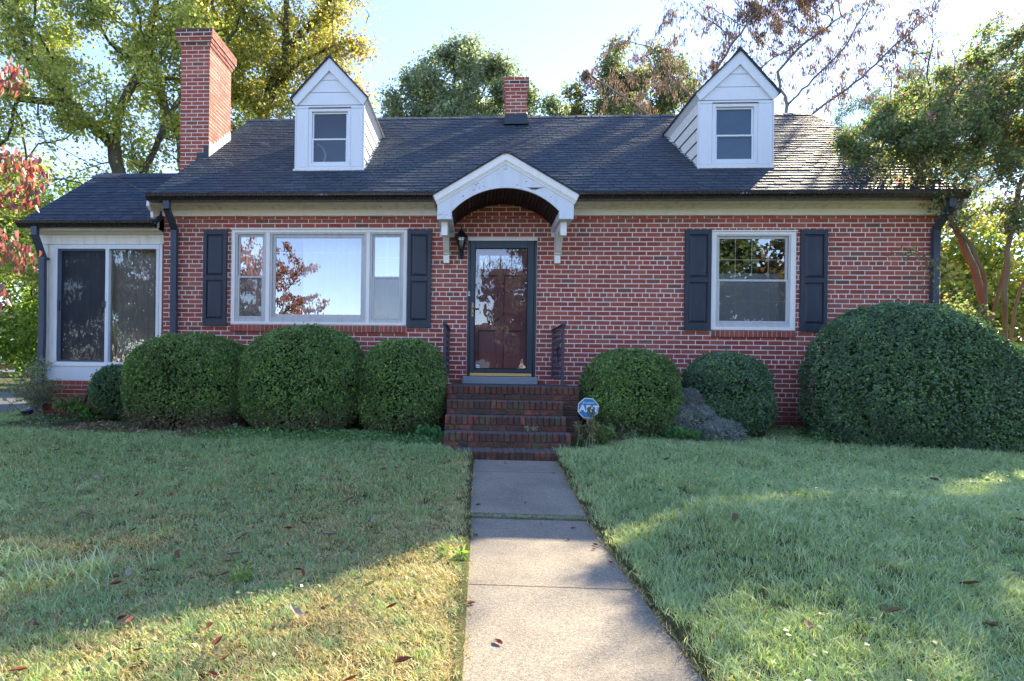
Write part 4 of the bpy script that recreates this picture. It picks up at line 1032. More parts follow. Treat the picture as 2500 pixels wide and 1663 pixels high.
drv = grid('driveway', np.linspace(-30, -7.3, 16), np.linspace(-.35, 5.9, 6), 'asphalt', lambda x, y: np.full(np.shape(x), -.728), kind='structure')
drv.rotation_euler.z = R(-2.0); drv.location = (0, -.25, 0)
grid('street', np.linspace(-200, 200, 5), np.linspace(-24, -15, 4), 'asphalt', lambda x, y: np.full(np.shape(x), -1.45), kind='structure')

# ------------------------------------------------------------ foliage generators
LIFT = 1.9
def shaded(base, n, var=.25, rng=RNG, desat=.10):
    """n colours picked from a list of (weight, rgb) with brightness jitter"""
    w = np.array([b[0] for b in base], float); w /= w.sum(); cols = np.array([b[1] for b in base]) * LIFT; cols = cols * (1 - desat) + cols.mean(1, keepdims=True) * desat
    c = cols[rng.choice(len(base), n, p=w)]; return c * (1 + rng.uniform(-var, var, (n, 1)))

def leaf_quads(p, d, nrm, L, W, fold=.25):
    """rhombic leaves: p base, d direction, nrm approx normal"""
    d = d / (np.linalg.norm(d, axis=1, keepdims=True) + 1e-9); s = np.cross(d, nrm); s /= (np.linalg.norm(s, axis=1, keepdims=True) + 1e-9)
    u = np.cross(s, d); L = np.broadcast_to(np.asarray(L, float).reshape(-1, 1), (len(p), 1)); W = np.broadcast_to(np.asarray(W, float).reshape(-1, 1), (len(p), 1))
    a = p; b = p + d * L * .45 + s * W * .5 + u * W * fold; c_ = p + d * L; e = p + d * L * .45 - s * W * .5 + u * W * fold
    v = np.stack([a, b, c_, e], 1).reshape(-1, 3); q = np.arange(len(p) * 4).reshape(-1, 4); return v, q

def leaf_hex(p, d, nrm, L, W, fold=.25, curl=.25):
    d = d / (np.linalg.norm(d, axis=1, keepdims=True) + 1e-9); s = np.cross(d, nrm); s /= (np.linalg.norm(s, axis=1, keepdims=True) + 1e-9); u = np.cross(s, d)
    L = np.broadcast_to(np.asarray(L, float).reshape(-1, 1), (len(p), 1)); W = np.broadcast_to(np.asarray(W, float).reshape(-1, 1), (len(p), 1))
    pt = lambda a, b, h: p + d * L * a + s * W * b + u * (W * abs(b) * 2 * fold - L * curl * a * a)
    v = np.stack([pt(0, 0, 0), pt(.28, .44, 0), pt(.62, .40, 0), pt(1, 0, 0), pt(.62, -.40, 0), pt(.28, -.44, 0)], 1).reshape(-1, 3)
    b = (np.arange(len(p)) * 6)[:, None]; q = np.concatenate([b + np.array([[0, 1, 2, 3]]), b + np.array([[0, 3, 4, 5]])]); return v, q

def unit(n, rng=RNG):
    v = rng.normal(size=(n, 3)); return v / np.linalg.norm(v, axis=1, keepdims=True)

def colonize(skel, att, D, kill, infl, rng, maxn=3500, trop=(0, 0, .08)):
    N = [np.array(skel[0][0], float)]; par = [-1]
    def add(p, j): N.append(np.array(p, float)); par.append(j); return len(N) - 1
    for line in skel:
        st = np.array(line[0], float); j = int(np.argmin([np.sum((q - st) ** 2) for q in N]))
        for k_ in range(1, len(line)):
            a, b = np.array(line[k_ - 1], float), np.array(line[k_], float); m = max(1, int(np.linalg.norm(b - a) / D))
            for t in range(1, m + 1):
                j = add(a + (b - a) * t / m + rng.normal(size=3) * D * .06, j)
    A = att.copy(); best = np.full(len(A), 1e9); bi = np.zeros(len(A), int); new = list(range(len(N)))
    for it in range(80):
        if not new or len(N) > maxn or len(A) == 0: break
        P = np.array([N[i] for i in new]); d2 = ((A[:, None, :] - P[None]) ** 2).sum(2); m = d2.argmin(1); dm = d2[np.arange(len(A)), m]
        up_ = dm < best; best[up_] = dm[up_]; bi[up_] = np.array(new)[m[up_]]
        keep_ = best > kill * kill; A, best, bi = A[keep_], best[keep_], bi[keep_]
        new = []
        act = np.sqrt(best) < infl
        for j in np.unique(bi[act]):
            v = A[act & (bi == j)] - N[j]; v = (v / np.linalg.norm(v, axis=1, keepdims=True)).sum(0); v = v / (np.linalg.norm(v) + 1e-9) + np.array(trop) + rng.normal(size=3) * .13
            v /= np.linalg.norm(v); p = N[j] + v * D
            new.append(add(p, int(j)))
    return np.array(N), np.array(par)

def radii(par, tip, expo=2.3, cap_=None):
    n = len(par); acc = np.zeros(n)
    for i in range(n - 1, -1, -1):
        if acc[i] == 0: acc[i] = tip ** expo
        if par[i] >= 0: acc[par[i]] += acc[i]
    r = acc ** (1 / expo)
    if cap_: r = np.minimum(r, cap_)
    return r

def tubes(N, par, r, seg=6, thin=0.0):
    idx = np.where((par >= 0) & (r > thin))[0]; a = N[par[idx]]; b = N[idx]; ra = np.minimum(r[par[idx]], r[idx] * 1.35); rb = r[idx]
    t = b - a; L = np.linalg.norm(t, axis=1, keepdims=True) + 1e-9; t /= L; ref = np.where(np.abs(t[:, 2:3]) < .9, np.array([[0, 0, 1.]]), np.array([[0, 1., 0]]))
    u = np.cross(t, ref); u /= np.linalg.norm(u, axis=1, keepdims=True); w = np.cross(t, u); V = []
    a = a - t * ra[:, None] * .3
    for (c_, rr_) in ((a, ra), (b, rb)):
        for s in range(seg): an = 2 * math.pi * s / seg; V.append(c_ + (u * math.cos(an) + w * math.sin(an)) * rr_[:, None])
    V = np.stack(V, 1).reshape(-1, 3); m = len(idx); base = (np.arange(m) * 2 * seg)[:, None]
    q = np.concatenate([np.stack([base[:, 0] + s, base[:, 0] + (s + 1) % seg, base[:, 0] + seg + (s + 1) % seg, base[:, 0] + seg + s], 1) for s in range(seg)])
    return V, q

def ell(c_, r_, n, rng, hollow=0.0):
    u = unit(n, rng); rad = (hollow ** 3 + (1 - hollow ** 3) * rng.random((n, 1))) ** (1 / 3)
    return np.array(c_) + u * rad * np.array(r_)

def tree(name, label, cat, base, skel, crowns, D, leaves, leaf_l, leaf_w, palette, seed, bark='bark', tip=.012, trunk=None, group=None, droop=.3, spread=.28, colfn=None, mat='leaf', kill=None, infl=6.0, thin=0.0, leafz=None, clump=0.0, parts=None, flat=.35, fold=.25, hang=False, maxn=3500, wfn=None):
    rng = np.random.default_rng(seed); t = empty(name, base, label, cat, group)
    att = np.concatenate([ell(c_, r_, n, rng, h) for c_, r_, n, h in crowns])
    N, par = colonize(skel, att, D, kill or D * 1.6, infl, rng, maxn)
    r = radii(par, tip); 
    if trunk: r = tip + (r - tip) * (trunk - tip) / (r.max() - tip)
    V, q = tubes(N, par, r, 7, thin); np_mesh('trunk', V, q, bark, t, smooth=True)
    if leaves:
        child = np.zeros(len(N), int); np.add.at(child, par[par >= 0], 1)
        w = np.where(r < tip * 2.6, 1.0, 0.0) * np.where(child == 0, 1.6, 1.0)
        if leafz is not None: w = w * (N[:, 2] > leafz)
        if clump: w = w * np.clip(.40 + 1.8 * wobble(N, seed + 40, clump), .02, 1)
        if wfn is not None: w = w * wfn(N)
        w = w + 1e-12; w /= w.sum()
        j = rng.choice(len(N), leaves, p=w); d0 = N[j] - N[np.maximum(par[j], 0)]
        p = N[j] - d0 * rng.random((leaves, 1)) + rng.normal(size=(leaves, 3)) * spread * np.array([1, 1, .75])
        d = unit(leaves, rng) + np.array([0, 0, -droop]); nn = unit(leaves, rng) * 1.0 + np.array([0, 0, flat * 2])
        if hang: d = unit(leaves, rng) * .25 + np.array([0, 0, -1.0])
        L = leaf_l * rng.uniform(.6, 1.25, leaves); hx = mat == 'dog_leaf'; v, qq = (leaf_hex if hx else leaf_quads)(p, d, nn, L, L * leaf_w / leaf_l * (1.15 if hx else 1), fold)
        c_ = shaded(palette, leaves, .3, rng); cn = wobble(p, seed + 2, 1.6)[:, None]; c_ = c_ * (1 + .25 * cn)
        if colfn is not None: c_ = colfn(p, c_, rng)
        np_mesh('crown', v, qq, mat, t, np.repeat(np.clip(c_, 0, 1), 6 if hx else 4, 0), kind='stuff')
    return t, N, par, r

GREEN_Y = [(5, (.15, .195, .05)), (4, (.21, .235, .07)), (2, (.10, .145, .04)), (1.5, (.28, .25, .08))]
def orange_right(x0, x1, amount):
    def f(p, c_, rng):
        t = np.clip((p[:, 0] - x0) / (x1 - x0), 0, 1) * amount; m = rng.random(len(p)) < t
        o = shaded([(4, (.26, .18, .11)), (3, (.24, .13, .10)), (3, (.26, .22, .10))], len(p), .25, rng); c_ = c_.copy(); c_[m] = o[m]; return c_
    return f
# big maple behind the sunroom
tree('maple_tree', 'big yellow-green maple with forked dark trunk rising behind the sunroom', 'tree', (-10.4, 9, -.75),
     [[(-10.9, 9, -.75), (-11.0, 9, 3), (-11.15, 9, 5.9), (-11.3, 8.9, 6.8), (-12.3, 8.6, 7.8), (-13.6, 8.2, 9.2)], [(-11.3, 8.9, 6.8), (-11.25, 9.2, 8.2), (-10.6, 9.3, 9.4), (-10.3, 9.4, 11.5)], [(-10.3, 9.3, -.75), (-10.35, 9.3, 3), (-10.6, 9.3, 6.0), (-11.05, 9.3, 7.3)], [(-10.6, 9.3, 6.0), (-10.0, 9.6, 7.8), (-9.0, 9.7, 9.6)], [(-12.3, 8.6, 7.8), (-13.8, 8.2, 8.0), (-15, 8, 8.4)]],
     [((-11.6, 9, 10.4), (5.0, 3.6, 4.8), 900, .35), ((-14.5, 9, 6.0), (3.2, 2.6, 3.6), 300, .2), ((-12.5, 8.5, 4.3), (2.9, 2, 2.0), 120, .2)],
     .42, 64000, .115, .082, GREEN_Y, 21, clump=1.1, tip=.012, trunk=.24, spread=.26, group='big trees behind the house', maxn=4200)
tree('maple_tree', 'maple turning orange at its tips, behind the roof between chimney and left dormer', 'tree', (-7.8, 12, -.75),
     [[(-7.9, 12, -.75), (-7.9, 12, 5), (-7.8, 12, 8.8), (-7.5, 12, 9.9), (-7.0, 12, 11.2), (-6.9, 12, 13.5)], [(-7.5, 12, 9.9), (-6.2, 11.6, 10.7), (-5.0, 11.4, 11.1)], [(-7.0, 12, 11.2), (-5.8, 12, 12.6), (-4.9, 12, 13.6)], [(-7.8, 12, 8.8), (-8.8, 12, 10), (-9.4, 12, 12)]],
     [((-7.4, 12, 12.6), (3.7, 3.2, 4.2), 800, .3), ((-5.5, 11.8, 10.2), (1.7, 1.6, 1.3), 100, .2)], .42, 52000, .12, .085, [(5, (.16, .185, .045)), (4, (.21, .21, .06)), (2, (.10, .13, .03)), (2, (.28, .22, .08))], 22, tip=.013, trunk=.24, clump=1.1,
     colfn=orange_right(-5.9, -3.6, .6), group='big trees behind the house')
tree('slender_tree', 'slender grey-trunked tree leaning behind the left side of the broad chimney', 'tree', (-9.7, 10, -.75),
     [[(-9.7, 10.3, -.75), (-9.7, 10.3, 4), (-9.75, 10.3, 6.3), (-9.9, 10.3, 7.6), (-10.4, 10.3, 8.5), (-10.9, 10.3, 10)]], [((-10.2, 10.5, 9.8), (1.8, 1.5, 2.3), 120, .2)], .4, 3500, .15, .10, GREEN_Y, 23, bark='bark_grey', tip=.014, trunk=.17, group='big trees behind the house')
# dense greenery low on the far left
tree('garden_tree', 'dense low green tree seen left of the sunroom', 'tree', (-17, 13, -.75), [[(-17, 13, -.75), (-17, 13, 2.0)]],
     [((-17.5, 13, 3.6), (5.0, 2.6, 4.3), 500, .4)], .6, 30000, .17, .12, [(5, (.075, .135, .028)), (3, (.12, .18, .035)), (1, (.05, .09, .02))], 24, spread=.34, group='big trees behind the house')
# evergreen oaks far behind
EVG = [(5, (.105, .14, .105)), (3, (.145, .185, .13)), (2, (.075, .105, .075)), (1, (.20, .235, .15))]  # leaf colours lightened and greyed to stand in for distance haze
tree('oak_tree', 'rounded dark green oak beyond the ridge behind the small chimney', 'tree', (-.9, 20, -.75), [[(-.9, 20, -.75), (-.9, 20, 7)]],
     [((-.9, 20, 10.8), (3.9, 2.4, 5.2), 800, .3), ((-3.5, 20, 11.3), (1.5, 1.6, 1.6), 90, .3)] + [((-.9 + dx, 20, zt), (.75, .75, 1.1), 40, .2) for dx, zt in ((-3.3, 12.9), (-2.5, 14.0), (-1.4, 14.9), (-.4, 15.1), (.6, 15.0), (1.7, 14.3), (2.6, 13.3), (3.1, 12.4), (0, 13), (-1.5, 13), (1.3, 13))], .5, 62000, .17, .10, EVG, 31, spread=.30, tip=.012, trunk=.3, leafz=9.5, group='trees beyond the ridge', maxn=4000)
tree('oak_tree', 'small dark green oak just right of the small chimney', 'tree', (3.5, 20.5, -.75), [[(3.5, 20.5, -.75), (3.5, 20.5, 8)]],
     [((3.5, 20.5, 11.7), (1.5, 1.4, 2.1), 110, .3), ((4.6, 20.5, 11.5), (1.2, 1.4, 1.5), 60, .3)], .5, 9000, .17, .10, EVG, 32, spread=.24, leafz=8.5, group='trees beyond the ridge')
tree('oak_tree', 'broad dark oak left of the right dormer, half hidden by dry branches', 'tree', (6.4, 16, -.75), [[(6.4, 16, -.75), (6.4, 16, 7)]],
     [((6.4, 16, 10.2), (2.9, 2.3, 3.4), 420, .4), ((4.4, 16, 10.8), (1.2, 1.4, 1.6), 70, .3)], .5, 34000, .15, .09, [(5, (.08, .105, .06)), (3, (.12, .145, .075)), (1, (.17, .18, .08)), (2, (.05, .065, .04))], 33, spread=.24, leafz=7.5, group='trees beyond the ridge')
# the half-bare tree hung with brown pods
pods, N, par, r = tree('bare_tree', 'half-bare tree hung with brown pods, leaning right behind the right dormer', 'tree', (8.4, 8.4, -.75),
     [[(8.3, 8.4, -.75), (8.2, 8.4, 3), (8.3, 8.4, 5.6), (8.95, 8.4, 7.1), (9.8, 8.4, 7.75), (10.6, 8.4, 8.3), (11.3, 8.4, 9.05), (12.3, 8.4, 9.95), (12.9, 8.4, 10.9)],
      [(8.3, 8.4, 5.6), (8.5, 8.5, 7.1), (8.62, 8.5, 7.6), (8.45, 8.6, 8.1), (8.4, 8.6, 8.6), (9.0, 8.6, 9.3), (10.1, 8.6, 10.1)], [(8.62, 8.5, 7.6), (9.4, 8.7, 8.4), (10.3, 8.8, 9.3), (11.0, 8.8, 10.6)],
      [(8.2, 8.4, 3), (7.4, 8.4, 5.6), (6.3, 8.3, 7.3), (6.45, 8.3, 8.3), (6.9, 8.2, 9.1), (7.6, 8.2, 10.1)], [(6.3, 8.3, 7.3), (5.4, 8.2, 8.2), (4.7, 8.1, 9.1), (3.6, 8, 9.3)], [(6.45, 8.3, 8.3), (7.5, 8.4, 8.2), (8.0, 8.4, 8.8), (9.0, 8.4, 9.3)], [(7.4, 8.4, 5.6), (5.6, 8.4, 6.6), (4.3, 8.3, 7.6), (3.3, 8.3, 8.3)]],
     [((10.6, 8.5, 9.4), (2.4, 1.2, 1.2), 210, .1), ((8.6, 8.5, 9.4), (1.9, 1.2, 1.2), 150, .1), ((6.0, 8.3, 8.9), (2.2, 1.2, 1.5), 210, .1), ((4.2, 8.2, 8.2), (1.4, 1, 1.1), 110, .1), ((12.0, 8.4, 8.0), (1.2, .8, .6), 30, .1), ((9.6, 8.5, 8.0), (1.2, 1, .6), 60, 0), ((8.7, 8.4, 10.9), (1.5, 1.9, 1.0), 330, .0), ((10.4, 8.4, 11.2), (1.5, 1, .8), 60, .1), ((6.5, 8.4, 10.6), (1.5, 1.2, .9), 90, .1)],
     .22, 0, .1, .03, EVG, 41, bark='bark_grey', tip=.005, trunk=.075, infl=3.2, kill=.30, maxn=7500, group='trees beyond the ridge')
rng = np.random.default_rng(5); tipn = np.where(r < .0115)[0]; nc = 5200; hi_ = (N[tipn, 2] > 9.9) & (N[tipn, 0] < 9.9) & (N[tipn, 0] > 7.2); wt = 1 + 2.6 * hi_; j = rng.choice(tipn, nc, p=wt / wt.sum()); cp = N[j] + rng.normal(size=(nc, 3)) * .07  # pods weighted denser high in the crown, to shade the left lawn
cnt = rng.integers(2, 8, nc); p = np.repeat(cp, cnt, 0) + rng.normal(size=(cnt.sum(), 3)) * .035; d = rng.normal(size=p.shape) * .22 + np.array([0, 0, -1.]); L = rng.uniform(.07, .15, len(p))
v, q = leaf_quads(p, d, unit(len(p), rng), L, L * .27, .3)
np_mesh('pods', v, q, 'pod', pods, np.repeat(shaded([(4, (.12, .085, .068)), (3, (.09, .07, .06)), (2, (.17, .115, .08)), (2, (.15, .14, .125))], len(p), .3, rng), 4, 0), kind='stuff')
# pine at the right, distance haze put into its bluish needle colours
pine, N, par, r = tree('pine_tree', 'tall hazy blue-green pine at the far right beyond the crape myrtle', 'tree', (22, 22, -.75), [[(22, 22, -.75), (22, 22, 8), (22.2, 22, 14.5)]],
     [((22.0, 22, 11.6), (4.7, 2.6, 3.7), 420, .2), ((24.5, 22, 12.5), (2.6, 2, 3.0), 160, .2), ((18.6, 22, 11.8), (1.8, 1.5, 2.2), 90, .2)], .6, 0, .1, .03, EVG, 42, tip=.015, trunk=.3)
n_ = 30000; j = rng.choice(np.where(r < .05)[0], n_); p = N[j] + rng.normal(size=(n_, 3)) * .22; d = unit(n_, rng) + np.array([0, 0, .5])
v, q = leaf_quads(p, d, unit(n_, rng), rng.uniform(.2, .4, n_), .035, .2)
np_mesh('needles', v, q, 'leaf', pine, np.repeat(shaded([(4, (.055, .095, .075)), (3, (.08, .12, .09)), (2, (.035, .06, .05))], n_, .25, rng), 4, 0), kind='stuff')
tree('garden_tree', 'sunlit yellow-green shrubby tree behind the crape myrtle at the right corner of the house', 'tree', (13.5, 8, -.75), [[(13.5, 8, -.75), (13.5, 8, 1.5)]],
     [((12.8, 8, 2.2), (4.2, 1.8, 2.5), 420, .2)], .45, 24000, .15, .10, [(5, (.16, .20, .04)), (3, (.24, .24, .05)), (2, (.08, .13, .035)), (1, (.3, .2, .08))], 43, spread=.3)
tree('garden_tree', 'dark bushy tree far off under the crape myrtle branches', 'tree', (17, 17, -.75), [[(17, 17, -.75), (17, 17, 1.5)]],
     [((17.5, 17, 2.8), (6, 2, 3.2), 300, .3)], .7, 14000, .24, .16, [(5, (.06, .10, .05)), (3, (.10, .14, .06)), (1, (.15, .10, .08))], 44, spread=.4)

# crape myrtle at the right corner
CR = [(4, (.075, .125, .055)), (3, (.105, .16, .062)), (2, (.055, .09, .055)), (1.5, (.17, .18, .09)), (1.6, (.17, .14, .11)), (.35, (.24, .12, .07))]
crape, N, par, r = tree('crape_myrtle', 'multi-stemmed crape myrtle with rusty stems and pink flowers at the right house corner', 'tree', (6.95, -.1, -.78),
     [[(6.95, -.1, -.78), (6.95, -.1, .25), (7.0, -.15, .68), (6.97, -.2, 1.3), (6.72, -.25, 1.8), (6.45, -.3, 2.05), (6.1, -.3, 2.6)], [(7.0, -.15, .5), (7.2, -.1, 1.2), (7.36, 0, 1.6), (7.5, 0, 2.3)], [(6.97, -.2, .45), (6.84, -.25, .79), (6.46, -.3, 1.03), (6.1, -.35, 1.25), (6.0, -.4, 1.7)],
      [(7.0, -.15, .9), (7.1, .2, 1.6), (6.9, .4, 2.4), (6.5, .4, 3.2)], [(7.45, .1, -.78), (7.5, .1, .3), (7.6, .1, 1.1), (7.9, .1, 1.9)], [(7.5, .1, .3), (7.2, -.2, 1.0), (7.15, -.3, 1.9), (7.2, -.4, 2.6)], [(6.46, -.3, 1.03), (6.1, -.55, 1.45), (5.75, -.6, 1.62), (5.45, -.62, 1.58)]],
     [((7.3, -.1, 3.75), (1.85, 1.3, 1.3), 700, .2), ((7.6, .9, 3.6), (1.7, .9, 1.3), 300, .2), ((6.05, -.3, 3.12), (1.15, .8, .68), 220, .3), ((7.0, .3, 2.3), (.8, .4, .3), 26, 0), ((5.5, -.4, 3.0), (.6, .5, .6), 60, .2), ((7.9, -.4, 3.9), (1.0, .9, .9), 160, .2), ((8.3, .2, 3.0), (1.3, 1.1, 1.2), 260, .2), ((6.6, -.6, 2.45), (.8, .4, .3), 22, .2), ((7.3, -.2, 4.4), (1.1, .8, .65), 110, .2), ((5.5, -.6, 1.6), (.28, .12, .08), 14, 0), ((6.75, -.66, 2.5), (.38, .16, .3), 46, 0), ((7.7, -.2, 2.35), (.75, .5, .4), 90, 0), ((7.2, -.4, 2.2), (.4, .3, .3), 30, 0)],
     .17, 118000, .048, .030, CR, 51, clump=1.7, wfn=lambda N: np.where((np.abs(N[:, 2] - (.85 * (N[:, 1] + 4.55) - .9)) < .27) & (N[:, 0] < 7.6), .16, 1.0) * np.where((N[:, 0] < 6.8) & (N[:, 2] < 3.0) & (N[:, 2] > 1.8), .4, 1.0), bark='crape_bark', tip=.0042, trunk=.062, spread=.075, droop=.35, infl=2.6, kill=.24, maxn=8000)  # wfn thins a sun-sloped slot in the crown, letting light reach the lawn
rng = np.random.default_rng(15); tp = np.where(r < .009)[0]
tp = tp[(N[tp, 2] > 2.4)]; nc = 26; j = rng.choice(tp, nc); cc = N[j] + np.array([0, -.08, .03]); n_ = nc * 26; p = np.repeat(cc, 26, 0) + rng.normal(size=(n_, 3)) * .035
v, q = leaf_quads(p, unit(n_, rng), unit(n_, rng), .022, .018, .3)
np_mesh('blossoms', v, q, 'dog_leaf', crape, np.repeat(shaded([(3, (.62, .16, .38)), (2, (.75, .35, .52)), (1, (.55, .08, .3))], n_, .2, rng), 4, 0), kind='stuff')
nc = 1500; j = rng.choice(tp, nc); n_ = nc * 9; p = np.repeat(N[j] + rng.normal(size=(nc, 3)) * .05, 9, 0) + rng.normal(size=(n_, 3)) * .03
v, q = leaf_quads(p, unit(n_, rng), unit(n_, rng), .02, .016, .5)
np_mesh('seed_heads', v, q, 'pod', crape, np.repeat(shaded([(3, (.20, .18, .13)), (2, (.17, .12, .10)), (2, (.27, .23, .18))], n_, .2, rng), 4, 0), kind='stuff')

# red dogwood leaning in from the left
DG = [(2, (.30, .10, .10)), (3, (.20, .06, .055)), (3, (.17, .075, .07)), (3, (.24, .13, .09)), (3, (.15, .10, .085)), (1.5, (.10, .11, .05)), (.8, (.26, .07, .04))]
dog, N, par, r = tree('dogwood_tree', 'red-leaved dogwood reaching in from the left edge of the front lawn', 'tree', (-5.0, -4.7, -1.1),
     [[(-5.0, -4.7, -1.1), (-5.0, -4.7, -.1), (-4.9, -4.7, .5), (-4.6, -4.6, 1.1), (-4.3, -4.4, 1.4), (-3.75, -4.3, 1.62)], [(-4.9, -4.7, .5), (-5.2, -4.9, 1.3), (-5.2, -4.9, 2.3)], [(-4.6, -4.6, 1.1), (-4.4, -4.5, 1.8), (-3.95, -4.35, 2.2), (-3.65, -4.3, 2.3)], [(-4.9, -4.7, .5), (-4.4, -4.5, .8), (-4.0, -4.4, .95), (-3.65, -4.3, .98)], [(-4.9, -4.7, .2), (-4.3, -4.5, .45), (-3.85, -4.4, .62)], [(-4.3, -4.4, 1.4), (-3.9, -4.3, 1.35), (-3.6, -4.3, 1.3)]],
     [((-5.3, -4.8, 1.5), (1.35, 1.3, 1.75), 260, .3), ((-3.78, -4.35, 2.2), (.2, .2, .13), 12, 0), ((-3.66, -4.3, 1.6), (.27, .3, .16), 22, 0), ((-3.75, -4.3, 1.28), (.2, .3, .09), 12, 0), ((-3.72, -4.35, .95), (.16, .2, .07), 9, 0), ((-3.85, -4.4, .64), (.16, .15, .06), 7, 0), ((-3.7, -4.3, .8), (.2, .2, .06), 9, 0), ((-3.75, -4.3, .5), (.16, .2, .05), 7, 0)],
     .16, 11000, .064, .031, DG, 61, wfn=lambda N: np.where(N[:, 0] > -4.0, 1.1, 1.0), bark='bark_grey', tip=.004, trunk=.07, spread=.06, mat='dog_leaf', hang=True, infl=2.5, kill=.22, fold=.5)

# across the street, behind the camera: seen only as reflections
for i, (x, y, s, kind_) in enumerate(((-24, -34, 1.1, 0), (-34, -38, 1.3, 1), (3.5, -30, .9, 0), (14, -33, 1.0, 1), (21, -30, 1.0, 0), (17.5, -35, 1.1, 1), (31, -36, 1.3, 1))):
    pal = [(4, (.035, .055, .025)), (3, (.055, .075, .035))] if kind_ else [(4, (.06, .055, .03)), (3, (.10, .06, .04)), (2, (.045, .06, .03))]
    tree('street_tree', ['autumn tree', 'green tree'][kind_] + ' across the street, seen only in the window reflections', 'tree', (x, y, -1.5), [[(x, y, -1.5), (x, y, 2.5 * s)]],
         [((x, y, 5.5 * s), (4.2 * s, 4 * s, 4 * s), 160, .4)], .9 * s, 5000, .42 * s, .3 * s, pal, 70 + i, spread=.5 * s, trunk=.25, tip=.02, group='trees across the street')
oh = empty('neighbour_house', (-1, -36, -1.5), 'brick ranch house across the street, mirrored in the door glass', 'house')
MB().box(-9, 7, -40, -34, -1.6, 1.4).build('wall', 'brick', oh)
MB().extr([(-33.4, 1.35), (-37, 3.6), (-40.6, 1.35)], 'x', -9.5, 7.5).build('roof', 'roof_brown', oh)
for x in (-7, -3, 3): MB().box(x, x + 1.4, -33.99, -33.9, -.3, 1.0).build('window', 'white', oh)
MB().box(-.2, .8, -33.99, -33.9, -1.5, .7).build('door', 'white', oh)

rng = np.random.default_rng(88); n_ = 14000; x = rng.uniform(-75, 75, n_); hh = 4.6 + 1.6 * np.sin(x * .21) + 1.1 * np.sin(x * .53 + 2) + np.clip((-x - 22) / 8, 0, 1) * 4
p = np.stack([x, -56 + rng.normal(size=n_) * 1.2, -1.6 + hh * rng.random(n_) ** .7], 1); v, q = leaf_quads(p, unit(n_, rng), unit(n_, rng), rng.uniform(.5, 1.0, n_), .6, .2)
o = np_mesh('far_treeline', v, q, 'leaf', None, np.repeat(shaded([(4, (.06, .09, .04)), (3, (.10, .10, .05)), (2, (.14, .09, .05))], n_, .3, rng), 4, 0), kind='stuff'); tag(o, 'line of distant trees far across the street, mirrored low in the glass', 'treeline')
# neighbour's house and garden beyond the driveway at the left
nh = empty('neighbour_house', (-28, 27, -.75), 'brown-roofed brick house in the distance at the left edge', 'house')
MB().box(-36, -22.6, 25, 33, -.8, 1.55).build('wall', 'brick', nh)
MB().extr([(24.4, 1.5), (29, 3.9), (33.6, 1.5)], 'x', -36.5, -22.1).build('roof', 'roof_brown', nh)
MB().box(-36.4, -22.2, 24.35, 24.42, 1.38, 1.56).build('fascia', 'white', nh)
for a in (-31.0, -28.3, -25.4):
    w_ = MB().box(a, a + 1.0, 24.93, 25.0, .1, 1.25).build('window', 'white', nh); MB().box(a + .1, a + .9, 24.9, 24.93, .2, 1.15).build('pane', 'dark', w_)
MB().box(-24.0, -23.5, 24.9, 25.0, -.8, 1.5).build('downspout', 'white', nh)
fe = empty('garden_fence', (-20, 14, -.75), 'low white rail fence beyond the driveway at the left', 'fence')
for i in range(7): MB().box(-26 + i * 2, -25.9 + i * 2, 17, 17.1, -.78, .15).build('fence_post', 'white', fe)
for z in (-.35, .02): MB().box(-26, -13.9, 17.02, 17.06, z, z + .1).build('fence_rail', 'white', fe)

